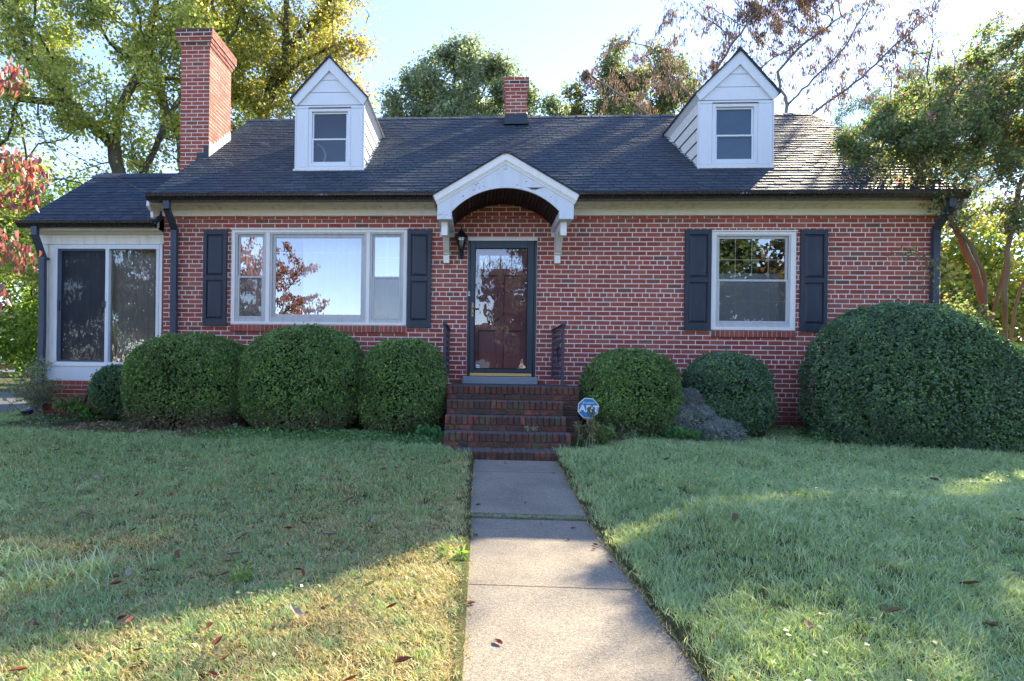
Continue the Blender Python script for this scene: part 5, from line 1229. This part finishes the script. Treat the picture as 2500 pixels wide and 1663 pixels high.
# ------------------------------------------------------------ clipped bushes
def bush(label, lobes, n, palette, seed, name='boxwood_bush', cat='bush', leaf=.026, lw=.0165, cl=6, rough=.065, mat='hedge_leaf', sp=.8, group='clipped round bushes along the front wall', openb=True, low_brown=.0):
    rng = np.random.default_rng(seed); c0 = lobes[0]; t = empty(name, (c0[0], c0[1], float(gz(c0[0], c0[1]))), label, cat, group)
    def surf(l, k_):
        u = unit(k_, rng); cx, cy, cz, rx, ry, rz, e = l
        s = np.sign(u) * np.abs(u) ** sp; s = s / (np.abs(s) ** e).sum(1, keepdims=True) ** (1 / e)
        bump_ = 1 + rough * wobble(s * np.array([rx, ry, rz]) * 2.2, seed, 1.6)[:, None] + rough * .4 * wobble(s * np.array([rx, ry, rz]) * 9, seed + 3, 1.4)[:, None]
        return np.array([cx, cy, cz]) + s * np.array([rx, ry, rz]) * bump_, s / np.array([rx, ry, rz])
    areas = np.array([l[3] * l[5] + l[4] * l[5] + l[3] * l[4] for l in lobes]); P, Nn = [], []
    for li, l in enumerate(lobes):
        p, nn = surf(l, int(2.35 * n * areas[li] / areas.sum())); ok = np.ones(len(p), bool)
        for lj, m in enumerate(lobes):
            if lj != li: ok &= ((np.abs((p - np.array(m[:3])) / np.array(m[3:6])) ** m[6]).sum(1) > .86)
        ok &= (p[:, 2] > gz(p[:, 0], p[:, 1]) + .015) & (p[:, 1] < l[1] + l[4] * .62)
        P.append(p[ok]); Nn.append(nn[ok])
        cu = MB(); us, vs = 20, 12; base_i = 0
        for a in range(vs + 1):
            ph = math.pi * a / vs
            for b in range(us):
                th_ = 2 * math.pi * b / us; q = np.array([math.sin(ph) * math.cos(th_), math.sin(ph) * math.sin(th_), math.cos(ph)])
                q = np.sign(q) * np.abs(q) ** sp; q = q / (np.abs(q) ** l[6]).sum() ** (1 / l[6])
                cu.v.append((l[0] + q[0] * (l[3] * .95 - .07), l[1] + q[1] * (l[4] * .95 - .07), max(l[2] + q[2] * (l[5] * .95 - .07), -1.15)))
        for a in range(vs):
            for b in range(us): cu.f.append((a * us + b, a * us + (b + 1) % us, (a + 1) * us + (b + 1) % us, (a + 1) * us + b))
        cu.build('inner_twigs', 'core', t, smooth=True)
    p = np.concatenate(P); nn = np.concatenate(Nn); nn /= np.linalg.norm(nn, axis=1, keepdims=True)
    holes = wobble(p, seed + 21, 9.0) + .5 * wobble(p, seed + 22, 22.0); p, nn = p[holes < .95], nn[holes < .95]
    depth = rng.random((len(p), 1)) ** 1.6 * .06 - .012; stray = rng.random((len(p), 1)) < .03; depth = np.where(stray, -rng.uniform(.02, .055, (len(p), 1)), depth); p = p - nn * depth
    hgt = p[:, 2]
    pc = np.repeat(p, cl, 0); nc_ = np.repeat(nn, cl, 0); m = len(pc); d = unit(m, rng) * .85 + nc_ * .8 + np.array([0, 0, .25]); up_ = nc_ + unit(m, rng) * .5
    L = leaf * rng.uniform(.6, 1.2, m); v, q = leaf_quads(pc + unit(m, rng) * leaf * .25, d, up_, L, L * lw / leaf, .2)
    c_ = shaded(palette, m, .22, rng); cs_ = np.repeat(wobble(p, seed + 9, 6.0), cl)[:, None]; tipc = np.repeat(rng.random(len(p)) < .16, cl)[:, None]
    c_ = c_ * (1 + .35 * cs_); c_ = np.where(tipc, c_ * np.array([1.5, 1.45, .9]), c_)
    if low_brown:
        zz = np.repeat(hgt, cl); t_ = np.clip((-.45 - zz + .12 * np.repeat(wobble(p, seed + 4, 3.5), cl)) / .22, 0, 1); mm = (rng.random(m) < t_ * low_brown)
        br = shaded([(3, (.14, .11, .085)), (2, (.10, .09, .06)), (1.2, (.20, .13, .12))], m, .3, rng); c_[mm] = br[mm]
    np_mesh('foliage', v, q, mat, t, np.repeat(np.clip(c_, 0, 1), 4, 0), kind='stuff'); return t
BX = [(4, (.085, .15, .045)), (3, (.060, .115, .042)), (2, (.125, .195, .055)), (.8, (.18, .23, .06))]
BD = [(4, (.065, .12, .070)), (3, (.048, .095, .060)), (2, (.095, .16, .085)), (.45, (.15, .20, .07))]
E_ = 2.3
bush('small dark bush tucked against the sunroom, leftmost of the clipped bushes', [(-5.15, -.42, -.36, .42, .32, .36, E_)], 3400, BD, 81)
bush('flat-topped clipped bush below the navy shutter left of the picture window', [(-3.86, -.90, -.26, .84, .62, .68, 2.6)], 11500, BX, 82, low_brown=.8)
bush('largest clipped bush under the picture window, middle of the left row', [(-2.31, -.95, -.22, .83, .66, .745, 2.4)], 12500, BX, 83, low_brown=.6)
bush('round clipped bush immediately left of the brick steps', [(-.99, -.98, -.26, .56, .55, .635, 2.5)], 8200, BX, 84, low_brown=.3)
bush('neat round clipped bush just behind the blue yard sign', [(1.97, -.88, -.28, .61, .52, .565, 2.5)], 8600, BX, 85, low_brown=.3)
bush('dark slightly ragged bush under the right window', [(3.26, -.74, -.24, .53, .46, .49, 2.3), (3.42, -.80, -.45, .38, .40, .34, 2.2)], 8600, BD, 86)
bush('huge dark clipped bush at the right corner, taller than all the others', [(5.31, -1.02, -.16, 1.10, .88, 1.05, 2.3), (6.1, -1.05, -.50, 1.45, .90, .95, 2.1)], 38000, BD, 87)
SV = [(4, (.13, .17, .17)), (3, (.09, .12, .125)), (2, (.19, .22, .22)), (.5, (.18, .13, .11))]
bush('silvery grey low lavender-like shrub between the two right-hand round bushes', [(2.66, -1.0, -.44, .18, .17, .22, 2.0), (2.52, -1.05, -.58, .17, .17, .2, 2.0), (2.72, -1.15, -.62, .22, .2, .2, 2.0), (2.95, -1.32, -.76, .24, .22, .17, 2.0)], 4200, SV, 88, name='lavender_shrub', cat='shrub', leaf=.055, lw=.008, rough=.26, mat='pod', group='garden shrubs')

MAT['stalk'] = simple('dry_pale_stalk', (.36, .33, .22), .8, .2)
# ------------------------------------------------------------ wild plants by the wall
def stems_plant(name, label, cat, base, n_st, hgt, spread_, leaf_n, L, W, pal, seed, curve=.3, stem='bark_grey', r0=.006, mat='leaf', lean=(0, 0), zmin=.2, group=None, twigs=0):
    rng = np.random.default_rng(seed); t = empty(name, base, label, cat, group); V = MB(); lp, ld = [], []
    for i in range(n_st):
        a = rng.uniform(0, 6.28); h = hgt * rng.uniform(.55, 1.0); s = spread_ * rng.uniform(.2, 1); b = np.array(base) + np.array([rng.normal() * .05, rng.normal() * .04, 0]); pts = []
        for k_ in range(7):
            u = k_ / 6; pts.append(tuple(b + np.array([math.cos(a) * s * u ** (1 + curve) + lean[0] * u, math.sin(a) * s * u ** (1 + curve) * .5 + lean[1] * u, h * (u - curve * .35 * u * u)])))
        V.tube(pts, [r0 * (1 - .75 * k_ / 6) for k_ in range(7)], 5)
        paths = [pts]
        for _ in range(twigs):
            k_ = rng.integers(2, 6); q0 = np.array(pts[k_]); dd = unit(1, rng)[0] * np.array([1, .6, .5]) + np.array([0, 0, .25]); tw = [tuple(q0 + dd * s2 * hgt * .3 + np.array([0, 0, -.03 * s2])) for s2 in (0, .5, 1)]; V.tube(tw, [r0 * .4, r0 * .3, r0 * .15], 4); paths.append(tw)
        for pth in paths:
            A = np.array(pth)
            for _ in range(max(1, leaf_n // (n_st * len(paths)))):
                u = rng.uniform(zmin, 1) * (len(A) - 1); k_ = min(int(u), len(A) - 2); lp.append(A[k_] + (A[k_ + 1] - A[k_]) * (u - k_)); dd = unit(1, rng)[0] + np.array([0, 0, .2]); ld.append(dd)
    V.build('stems', stem, t)
    if lp:
        p = np.array(lp); LL = L * rng.uniform(.6, 1.2, len(p)); v, q = leaf_hex(p, np.array(ld), unit(len(p), rng) + np.array([0, 0, .8]), LL, LL * W / L, .2)
        np_mesh('leaves', v, q, mat, t, np.repeat(shaded(pal, len(p), .3, rng), 6, 0), kind='stuff')
    return t
GR = [(4, (.09, .14, .06)), (3, (.14, .18, .09)), (1, (.20, .20, .07))]
stems_plant('twiggy_shrub', 'open twiggy grey-green shrub in front of the sunroom downspout', 'shrub', (-6.42, -.45, -.78), 15, 1.02, .80, 3300, .045, .014, [(4, (.13, .17, .12)), (3, (.18, .20, .14)), (2, (.09, .14, .07)), (1, (.22, .15, .10))], 91, .35, r0=.007, lean=(-.12, 0), group='garden shrubs', twigs=9)
stems_plant('weedy_shrub', 'tangled yellow-green weeds against the sunroom brick base', 'shrub', (-5.88, -.35, -.78), 12, .50, .55, 1500, .045, .022, GR, 92, .5, twigs=4, r0=.004, group='garden shrubs')
stems_plant('weedy_shrub', 'bright green weeds at the foot of the sunroom wall', 'shrub', (-5.55, -.55, -.79), 14, .28, .5, 1300, .05, .03, [(4, (.08, .16, .03)), (2, (.05, .11, .03))], 93, .5, r0=.003, group='garden shrubs')
stems_plant('dry_lily', 'tall weed with pale dead stalk and drooping brown leaves before the yard sign', 'plant', (1.26, -2.02, -.88), 5, .62, .24, 120, .085, .018, [(3, (.10, .075, .06)), (2, (.16, .13, .09)), (1, (.12, .15, .06))], 94, .4, stem='stalk', r0=.0045, zmin=.5, group='garden plants')
stems_plant('leafy_weed', 'broad-leaved green weed clump at the right side of the steps', 'plant', (1.36, -1.85, -.87), 16, .34, .30, 420, .085, .030, [(4, (.09, .15, .05)), (2, (.14, .19, .06)), (2, (.14, .11, .07))], 95, .5, r0=.003, group='garden plants')
stems_plant('leafy_weed', 'brownish dying weed clump between the sign and the round bush', 'plant', (1.66, -1.62, -.86), 16, .30, .34, 500, .05, .016, [(3, (.13, .11, .09)), (2, (.09, .10, .06)), (1, (.17, .15, .12))], 96, .5, r0=.003, group='garden plants')
stems_plant('leafy_weed', 'round-leaved green plant under the silvery shrub', 'plant', (2.50, -1.45, -.83), 18, .17, .17, 190, .07, .065, [(4, (.06, .15, .05)), (2, (.08, .19, .06))], 97, .3, r0=.003, zmin=.8, group='garden plants')
stems_plant('leafy_weed', 'round-leaved green plant beside the left foot of the steps', 'plant', (-.56, -1.75, -.86), 18, .19, .18, 180, .07, .06, [(4, (.05, .14, .06)), (2, (.07, .17, .05))], 98, .3, r0=.003, zmin=.8, group='garden plants')
stems_plant('leafy_weed', 'tiny weed growing from the second brick tread', 'plant', (.62, -1.90, -.70), 8, .11, .08, 60, .03, .009, [(3, (.22, .22, .15))], 99, .3, r0=.002, group='garden plants')
stems_plant('leafy_weed', 'glossy green weed tuft on the left edge of the walk', 'plant', (-.16, -5.35, -1.10), 9, .10, .11, 50, .055, .02, [(4, (.08, .17, .03)), (2, (.12, .22, .04))], 101, .4, r0=.002, group='garden plants')
stems_plant('leafy_weed', 'bright yellow-green weed rosette in the sunlit left lawn', 'plant', (-1.15, -5.75, -1.10), 8, .07, .10, 40, .045, .022, [(4, (.16, .24, .05))], 102, .4, r0=.002, group='garden plants')
bs = MB().tube([(-5.74, -.40, -.56), (-5.70, -.37, -.36), (-5.63, -.34, -.18), (-5.52, -.30, -.06), (-5.43, -.27, .0)], [.020, .022, .019, .018, .014], 7).tube([(-5.44, -.27, -.01), (-5.40, -.29, .025)], [.009, .003], 5)
o = bs.build('broken_branch', 'bark', smooth=True); top_pivot(o, (-5.74, -.40, -.56)); tag(o, 'bare broken brown branch leaning up against the white sunroom panel', 'branch')
# strip of ground cover leaves in front of the beds
rng = np.random.default_rng(55)
def cover(name, label, x0, x1, y0, y1, n, pal, L, seed):
    r2 = np.random.default_rng(seed); x = r2.uniform(x0, x1, n); y = r2.uniform(y0, y1, n); ok = wobble(np.stack([x, y, y * 0], 1), seed, 2.5) > -.25; x, y = x[ok], y[ok]; n = len(x)
    p = np.stack([x, y, gz(x, y) + r2.uniform(.01, .085, n)], 1); d = unit(n, r2) * np.array([1, 1, .5]) + np.array([0, 0, .25]); v, q = leaf_quads(p, d, unit(n, r2) * .6 + np.array([0, 0, 1.]), L, L * .85, .15)
    o = np_mesh(name, v, q, 'hedge_leaf', None, np.repeat(shaded(pal, n, .3, r2), 4, 0), kind='stuff'); tag(o, label, 'ground cover')
CV = [(4, (.055, .13, .04)), (3, (.08, .17, .045)), (1, (.11, .19, .05))]
cover('ground_cover', 'low round-leaved weeds along the foot of the left bushes', -3.6, -.45, -2.0, -1.55, 2600, CV, .034, 1)
cover('ground_cover', 'dark patchy weeds on the bare soil near the sunroom', -6.6, -4.4, -1.7, -.5, 3200, [(3, (.05, .10, .035)), (2, (.08, .13, .04)), (2, (.11, .08, .05))], .032, 2)
cover('ground_cover', 'low weeds along the foot of the right bushes and wall', 1.5, 4.6, -1.6, -.45, 3400, CV, .032, 3)
cover('leaf_mulch', 'brown fallen-leaf mulch under the left bushes', -5.2, -3.0, -1.85, -1.2, 2200, [(3, (.13, .075, .05)), (2, (.09, .06, .045)), (1, (.2, .15, .09))], .036, 4)

# ------------------------------------------------------------ yard sign and cables
sg = empty('yard_sign', (1.335, -1.52, -.84), 'blue octagonal security yard sign beside the brick steps', 'sign')
oc = lambda r_: [(1.335 + r_ * math.cos(R(22.5 + 45 * i) - .05), -.435 + r_ * math.sin(R(22.5 + 45 * i) - .05)) for i in range(8)]
MB().extr(oc(.131), 'y', -1.524, -1.514).build('sign_border', 'sign_white', sg)
MB().extr(oc(.121), 'y', -1.527, -1.5245).build('sign_face', 'sign_blue', sg)
text('lettering', 'ADT', .115, (1.345, -1.529, -.445), 'sign_white', sg, .001, .004, (R(90), R(3), 0), 1.0)
text('lettering', 'SECURED BY', .026, (1.34, -1.529, -.372), 'sign_white', sg, .0005, .0005, (R(90), R(3), 0))
MB().box(1.325, 1.345, -1.512, -1.504, -.95, -.40).build('sign_stake', 'alu', sg)
def cable(pts, label, r_=.006):
    o = MB().tube(pts, r_, 5).build('overhead_cable', 'cable'); top_pivot(o, pts[0]); tag(o, label, 'cable')
A, B = Vector((-4.79, -.46, 2.49)), Vector((-8.5, -7.5, 5.2)); cable([tuple(A.lerp(B, t) + Vector((0, 0, -1.0 * t * (1 - t)))) for t in np.linspace(0, 1, 17)], 'thin service cable sloping down from the upper left to the corner of the gutter', .005)
A, B = Vector((-4.8, 7.5, 5.62)), Vector((-30, 9.5, 5.9)); cable([tuple(A.lerp(B, t) + Vector((0, 0, -.9 * t * (1 - t)))) for t in np.linspace(0, 1, 17)], 'level dark cable running behind the sunroom roof', .009)

# ------------------------------------------------------------ grass
def tuft(name, n, h, w, spread_, bend, pal, seed, curl=0.0):
    r2 = np.random.default_rng(seed); V, Q, Cc = [], [], []
    for i in range(n):
        a = r2.uniform(0, 6.28); hh = h * r2.uniform(.45, 1.1); ba = r2.uniform(0, 6.28); bx, by = spread_ * math.sqrt(r2.random()) * np.array([math.cos(ba), math.sin(ba)])
        lean = bend * r2.uniform(.3, 1.3) * hh; dx, dy = math.cos(a), math.sin(a); sx_, sy_ = -dy * w / 2, dx * w / 2; b0 = len(V); prev = None
        for k_, (u, ww) in enumerate(((0, 1), (.4, .9), (.75, .6), (1.0, .08))):
            z = hh * (u - curl * u * u * .6); l = lean * u ** 1.8; V += [(bx + dx * l - sx_ * ww, by + dy * l - sy_ * ww, z), (bx + dx * l + sx_ * ww, by + dy * l + sy_ * ww, z)]
        for k_ in range(3): Q.append((b0 + 2 * k_, b0 + 2 * k_ + 1, b0 + 2 * k_ + 3, b0 + 2 * k_ + 2))
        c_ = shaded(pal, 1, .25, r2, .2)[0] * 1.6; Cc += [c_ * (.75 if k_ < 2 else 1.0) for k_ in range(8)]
    me_o = np_mesh(name, V, Q, 'grass', None, np.array(Cc)); C.objects.unlink(me_o); return me_o
G1 = [(5, (.115, .175, .07)), (3, (.155, .21, .09)), (2, (.085, .14, .055)), (1, (.20, .20, .10))]
G2 = [(4, (.23, .19, .085)), (3, (.29, .235, .11)), (2.5, (.15, .165, .055)), (1.5, (.19, .13, .055))]
G3 = [(4, (.14, .20, .085)), (3, (.19, .24, .11)), (1, (.24, .25, .14))]
def coll(name, obs):
    c_ = bpy.data.collections.new(name)
    for o in obs: c_.objects.link(o)
    return c_
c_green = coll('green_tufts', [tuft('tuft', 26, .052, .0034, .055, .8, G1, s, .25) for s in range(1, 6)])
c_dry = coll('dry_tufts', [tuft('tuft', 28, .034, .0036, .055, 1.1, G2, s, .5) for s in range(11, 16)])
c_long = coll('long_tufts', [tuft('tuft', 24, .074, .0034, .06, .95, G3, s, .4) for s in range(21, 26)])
def scatter(name, label, pts, rot, sc, idx, col_):
    me = bpy.data.meshes.new(name); me.vertices.add(len(pts)); me.vertices.foreach_set('co', np.asarray(pts, np.float32).ravel())
    for nm, typ, arr in (('rot', 'FLOAT_VECTOR', rot), ('scl', 'FLOAT', sc), ('idx', 'INT', idx)):
        at = me.attributes.new(nm, typ, 'POINT'); at.data.foreach_set('vector' if typ == 'FLOAT_VECTOR' else 'value', np.asarray(arr, np.int32 if typ == 'INT' else np.float32).ravel())
    o = bpy.data.objects.new(name, me); C.objects.link(o); g = bpy.data.node_groups.new(name, 'GeometryNodeTree')
    g.interface.new_socket('Geometry', in_out='INPUT', socket_type='NodeSocketGeometry'); g.interface.new_socket('Geometry', in_out='OUTPUT', socket_type='NodeSocketGeometry')
    gi, go = g.nodes.new('NodeGroupInput'), g.nodes.new('NodeGroupOutput'); ip = g.nodes.new('GeometryNodeInstanceOnPoints'); ci = g.nodes.new('GeometryNodeCollectionInfo')
    ci.inputs['Collection'].default_value = col_; ci.inputs['Separate Children'].default_value = True; ci.inputs['Reset Children'].default_value = True
    def na(nm, typ): n = g.nodes.new('GeometryNodeInputNamedAttribute'); n.data_type = typ; n.inputs['Name'].default_value = nm; return n.outputs['Attribute']
    g.links.new(gi.outputs[0], ip.inputs['Points']); g.links.new(ci.outputs[0], ip.inputs['Instance']); ip.inputs['Pick Instance'].default_value = True
    g.links.new(na('idx', 'INT'), ip.inputs['Instance Index']); g.links.new(na('rot', 'FLOAT_VECTOR'), ip.inputs['Rotation']); g.links.new(na('scl', 'FLOAT'), ip.inputs['Scale'])
    g.links.new(ip.outputs[0], go.inputs[0]); md = o.modifiers.new('scatter', 'NODES'); md.node_group = g
    tag(o, label, 'grass', kind='stuff'); return o
BEDS = [(-5.15, -.42, .45, .35), (-3.86, -.9, .8, .58), (-2.31, -.95, .8, .62), (-.99, -.98, .55, .52), (1.97, -.88, .6, .5), (3.28, -.72, .55, .45), (5.15, -1.02, 1.1, .85), (6.6, -1.1, 1.3, .9), (2.7, -1.1, .35, .35)]
def sample(n, x_l, x_r, y0, y1):
    # density falls with distance from the lens so blades keep a similar size in view
    y = y0 + (y1 - y0) * RNG.random(n); x = RNG.uniform(x_l, x_r, n); zc = y + 8.77; keep_ = RNG.random(n) < np.clip(2.6 / np.maximum(zc, .5), .22, 1.0) ** 1.1
    keep_ &= (np.abs(x) < zc * 1.15 + 1.2)
    keep_ &= ~((x > -.105) & (x < .895) & (y < -2.1)); keep_ &= ~((x > -.42) & (x < 1.30) & (y > -2.12)); keep_ &= ~((y > -.02) & (x > -6.85))
    keep_ &= ~((x > -.27) & (x < .9) & (y > -2.37)); keep_ &= ~((x < -7.2) & (y > -.55) & (y < 5.9)); keep_ &= ~((y > -.45) & (x > -6.9))
    keep_ &= ~((x < -3.2) & (x > -6.4) & (y > -1.5))
    for cx, cy, rx, ry in BEDS: keep_ &= ((x - cx) / rx) ** 2 + ((y - cy) / ry) ** 2 > 1
    return x[keep_], y[keep_]
x, y = sample(185000, -11, 10, -8.3, 1.0)
pz = gz(x, y); P3 = np.stack([x, y, pz], 1)
patch = wobble(P3 * np.array([1, 1, 0]), 301, 1.1) + .25 * wobble(P3 * np.array([1, 1, 0]), 302, 5)
near_walk = np.exp(-np.abs(x - .4 + .46 * np.sign(.4 - x)) / .35)
dryness = np.where(x < .4, .30 + .35 * patch + .6 * near_walk + .16 * np.clip(-y - 3.4, 0, 2), -.5 + .5 * patch + .75 * near_walk)
dryness = np.where(y > -2.6, dryness - .35, dryness)
isdry = RNG.random(len(x)) < np.clip(dryness, 0, .92)
lush = wobble(P3 * np.array([1, 1, 0]), 303, 2.3)
islong = (~isdry) & (RNG.random(len(x)) < np.where(x > .4, np.clip(.55 + .5 * lush, .15, 1), np.clip(.05 + .45 * lush - .1, 0, .5)))
def go_scatter(name, label, m, col_, smin, smax):
    n = int(m.sum()); rot = np.stack([RNG.normal(size=n) * .12, RNG.normal(size=n) * .12, RNG.uniform(0, 6.28, n)], 1)
    zc = (y[m] + 8.77); sc = RNG.uniform(smin, smax, n) * np.clip(zc / 3.2, 1, 1.55) ** .6
    scatter(name, label, P3[m] - np.array([0, 0, .004]), rot, sc, RNG.integers(0, 5, n), col_)
go_scatter('dry_grass', 'short straw-coloured turf patches on the lawn', isdry, c_dry, .75, 1.25)
go_scatter('grass', 'green lawn grass on both sides of the walk', ~isdry & ~islong, c_green, .7, 1.15)
go_scatter('long_grass', 'longer silvery green grass mostly on the right lawn', islong, c_long, .6, 1.1)
n = 2400; ex = np.where(RNG.random(n) < .5, -.098 + RNG.normal(size=n) * .018, .898 + RNG.normal(size=n) * .018); ey = RNG.uniform(-8.3, -2.4, n)
scatter('edge_grass', 'matted dry grass creeping over both edges of the concrete walk', np.stack([ex, ey, np.interp(-ey, [2.3, 2.93, 4.16, 4.3, 9], [-.97, -1.0, -1.11, -1.135, -1.15])], 1), np.stack([RNG.normal(size=n) * .3, RNG.normal(size=n) * .3, RNG.uniform(0, 6, n)], 1), RNG.uniform(.5, 1.15, n), RNG.integers(0, 5, n), c_dry)
cover('ground_cover', 'scattered clover and thatch between the grass of the left lawn', -6.5, -.2, -7.6, -2.0, 16000, [(3, (.07, .13, .04)), (2, (.15, .12, .06)), (2, (.10, .075, .05)), (1, (.13, .19, .05))], .022, 5)
cover('ground_cover', 'scattered clover and thatch between the grass of the right lawn', 1.0, 6.5, -7.6, -2.0, 9000, [(3, (.07, .13, .04)), (1, (.15, .12, .06)), (1, (.13, .19, .05))], .022, 6)
# stragglers: tall tufts, and blades in the joint across the walk
tx = np.concatenate([RNG.normal(-2.35, .28, 26), RNG.normal(-3.4, .2, 8), RNG.uniform(.95, 3.6, 26), RNG.uniform(1, 5.5, 26), RNG.uniform(-.05, .85, 90)])
ty = np.concatenate([RNG.normal(-5.75, .12, 26), RNG.normal(-4.9, .1, 8), RNG.normal(-4.5, .14, 26), RNG.uniform(-6.3, -2.2, 26), RNG.uniform(-4.21, -4.165, 90)])
n = len(tx); sc = np.concatenate([RNG.uniform(1.3, 2.1, 34), RNG.uniform(1.0, 1.6, 26), RNG.uniform(1.0, 1.7, 26), RNG.uniform(.2, .42, 90)])
tz = gz(tx, ty); tz[-90:] = -1.118
scatter('tall_grass_tufts', 'taller uncut grass tufts standing above the lawn', np.stack([tx, ty, tz], 1), np.stack([RNG.normal(size=n) * .1, RNG.normal(size=n) * .1, RNG.uniform(0, 6, n)], 1), sc, RNG.integers(0, 5, n), c_long)

# ------------------------------------------------------------ fallen leaves, each one its own
def fallen(name, col_, seed, L):
    r2 = random.Random(seed); m_ = MB(); n = 6
    xs_ = [(-.5, 0), (-.3, .2), (0, .28), (.3, .2), (.5, 0), (.3, -.2), (0, -.28), (-.3, -.2)]
    top = [(x * L, y * L, (abs(y) * .55 + x * x * .35 + r2.uniform(-.02, .02)) * L) for x, y in xs_]; m_.v = [(0, 0, -.01 * L)] + top
    for i in range(8): m_.f.append((0, 1 + i, 1 + (i + 1) % 8))
    m_.v += [(x, y, z - .0015) for x, y, z in m_.v[:9]]
    for i in range(8): m_.f.append((9, 10 + (i + 1) % 8, 10 + i))
    m_.v += [(-.5 * L, -.01 * L, .08 * L), (-.5 * L, .01 * L, .08 * L), (-.75 * L, .0, .14 * L)]; m_.f.append((18, 19, 20))
    return mesh_of(m_, name, col_)
MAT['rust_leaf'] = simple('rust_red_dry_leaf', (.26, .07, .035), .7, .3, 0, 60, .5); MAT['tan_leaf'] = simple('tan_dry_leaf', (.40, .33, .25), .7, .3, 0, 60, .5); MAT['brown_leaf'] = simple('brown_dry_leaf', (.20, .12, .06), .7, .3, 0, 60, .5)
fl = [(fallen('fallen_leaf', 'rust_leaf', 1, .05), 'rust-red fallen leaf lying in the grass left of the walk', 'red leaves scattered on the left lawn'),
      (fallen('fallen_leaf', 'tan_leaf', 2, .075), 'pale tan curled leaf lying in the grass left of the walk', 'pale leaves scattered on the left lawn'),
      (fallen('fallen_leaf', 'brown_leaf', 3, .07), 'brown dry leaf lying in the long grass right of the walk', 'dry leaves scattered on the right lawn'),
      (fallen('fallen_leaf', 'rust_leaf', 4, .045), 'small rusty leaf lying on the concrete walk', 'small leaves on the concrete walk')]
rr = random.Random(77)
def drop(k_, x, y, z=None, s=1.0):
    me, lab, grp = fl[k_]; o = bpy.data.objects.new('fallen_leaf', me); C.objects.link(o)
    o.location = (x, y, (float(gz(x, y)) + rr.uniform(.035, .055)) if z is None else z); o.rotation_euler = (rr.uniform(-.5, .5) * (z is None), rr.uniform(-.5, .5) * (z is None), rr.uniform(0, 6.28)); o.scale = (s, s * rr.uniform(.7, 1), s)
    tag(o, lab, 'leaf', grp)
for _ in range(110):
    y_ = -1.9 - 5.0 * rr.random(); drop(0 if rr.random() < .6 else 1, rr.uniform(-(y_ + 8.77) * .8, -.2), y_, None, rr.uniform(.7, 1.35))
for _ in range(14):
    y_ = -2.6 - 4.2 * rr.random(); drop(2, rr.uniform(1.1, 1.2 + (y_ + 8.77) * .85), y_, None, rr.uniform(.8, 1.3))
for x_, y_ in ((.02, -3.98), (.48, -4.35), (.70, -4.45), (.62, -4.75), (.75, -4.95), (.8, -5.2), (-.02, -5.9), (.0, -4.7), (.78, -4.85), (.40, -3.9), (.30, -2.6), (.75, -2.95), (.10, -6.3)):
    drop(3, x_, y_, (-1.128 if y_ < -4.17 else -.987 + (y_ + 2.93) * .09) + .004, rr.uniform(.7, 1.3))
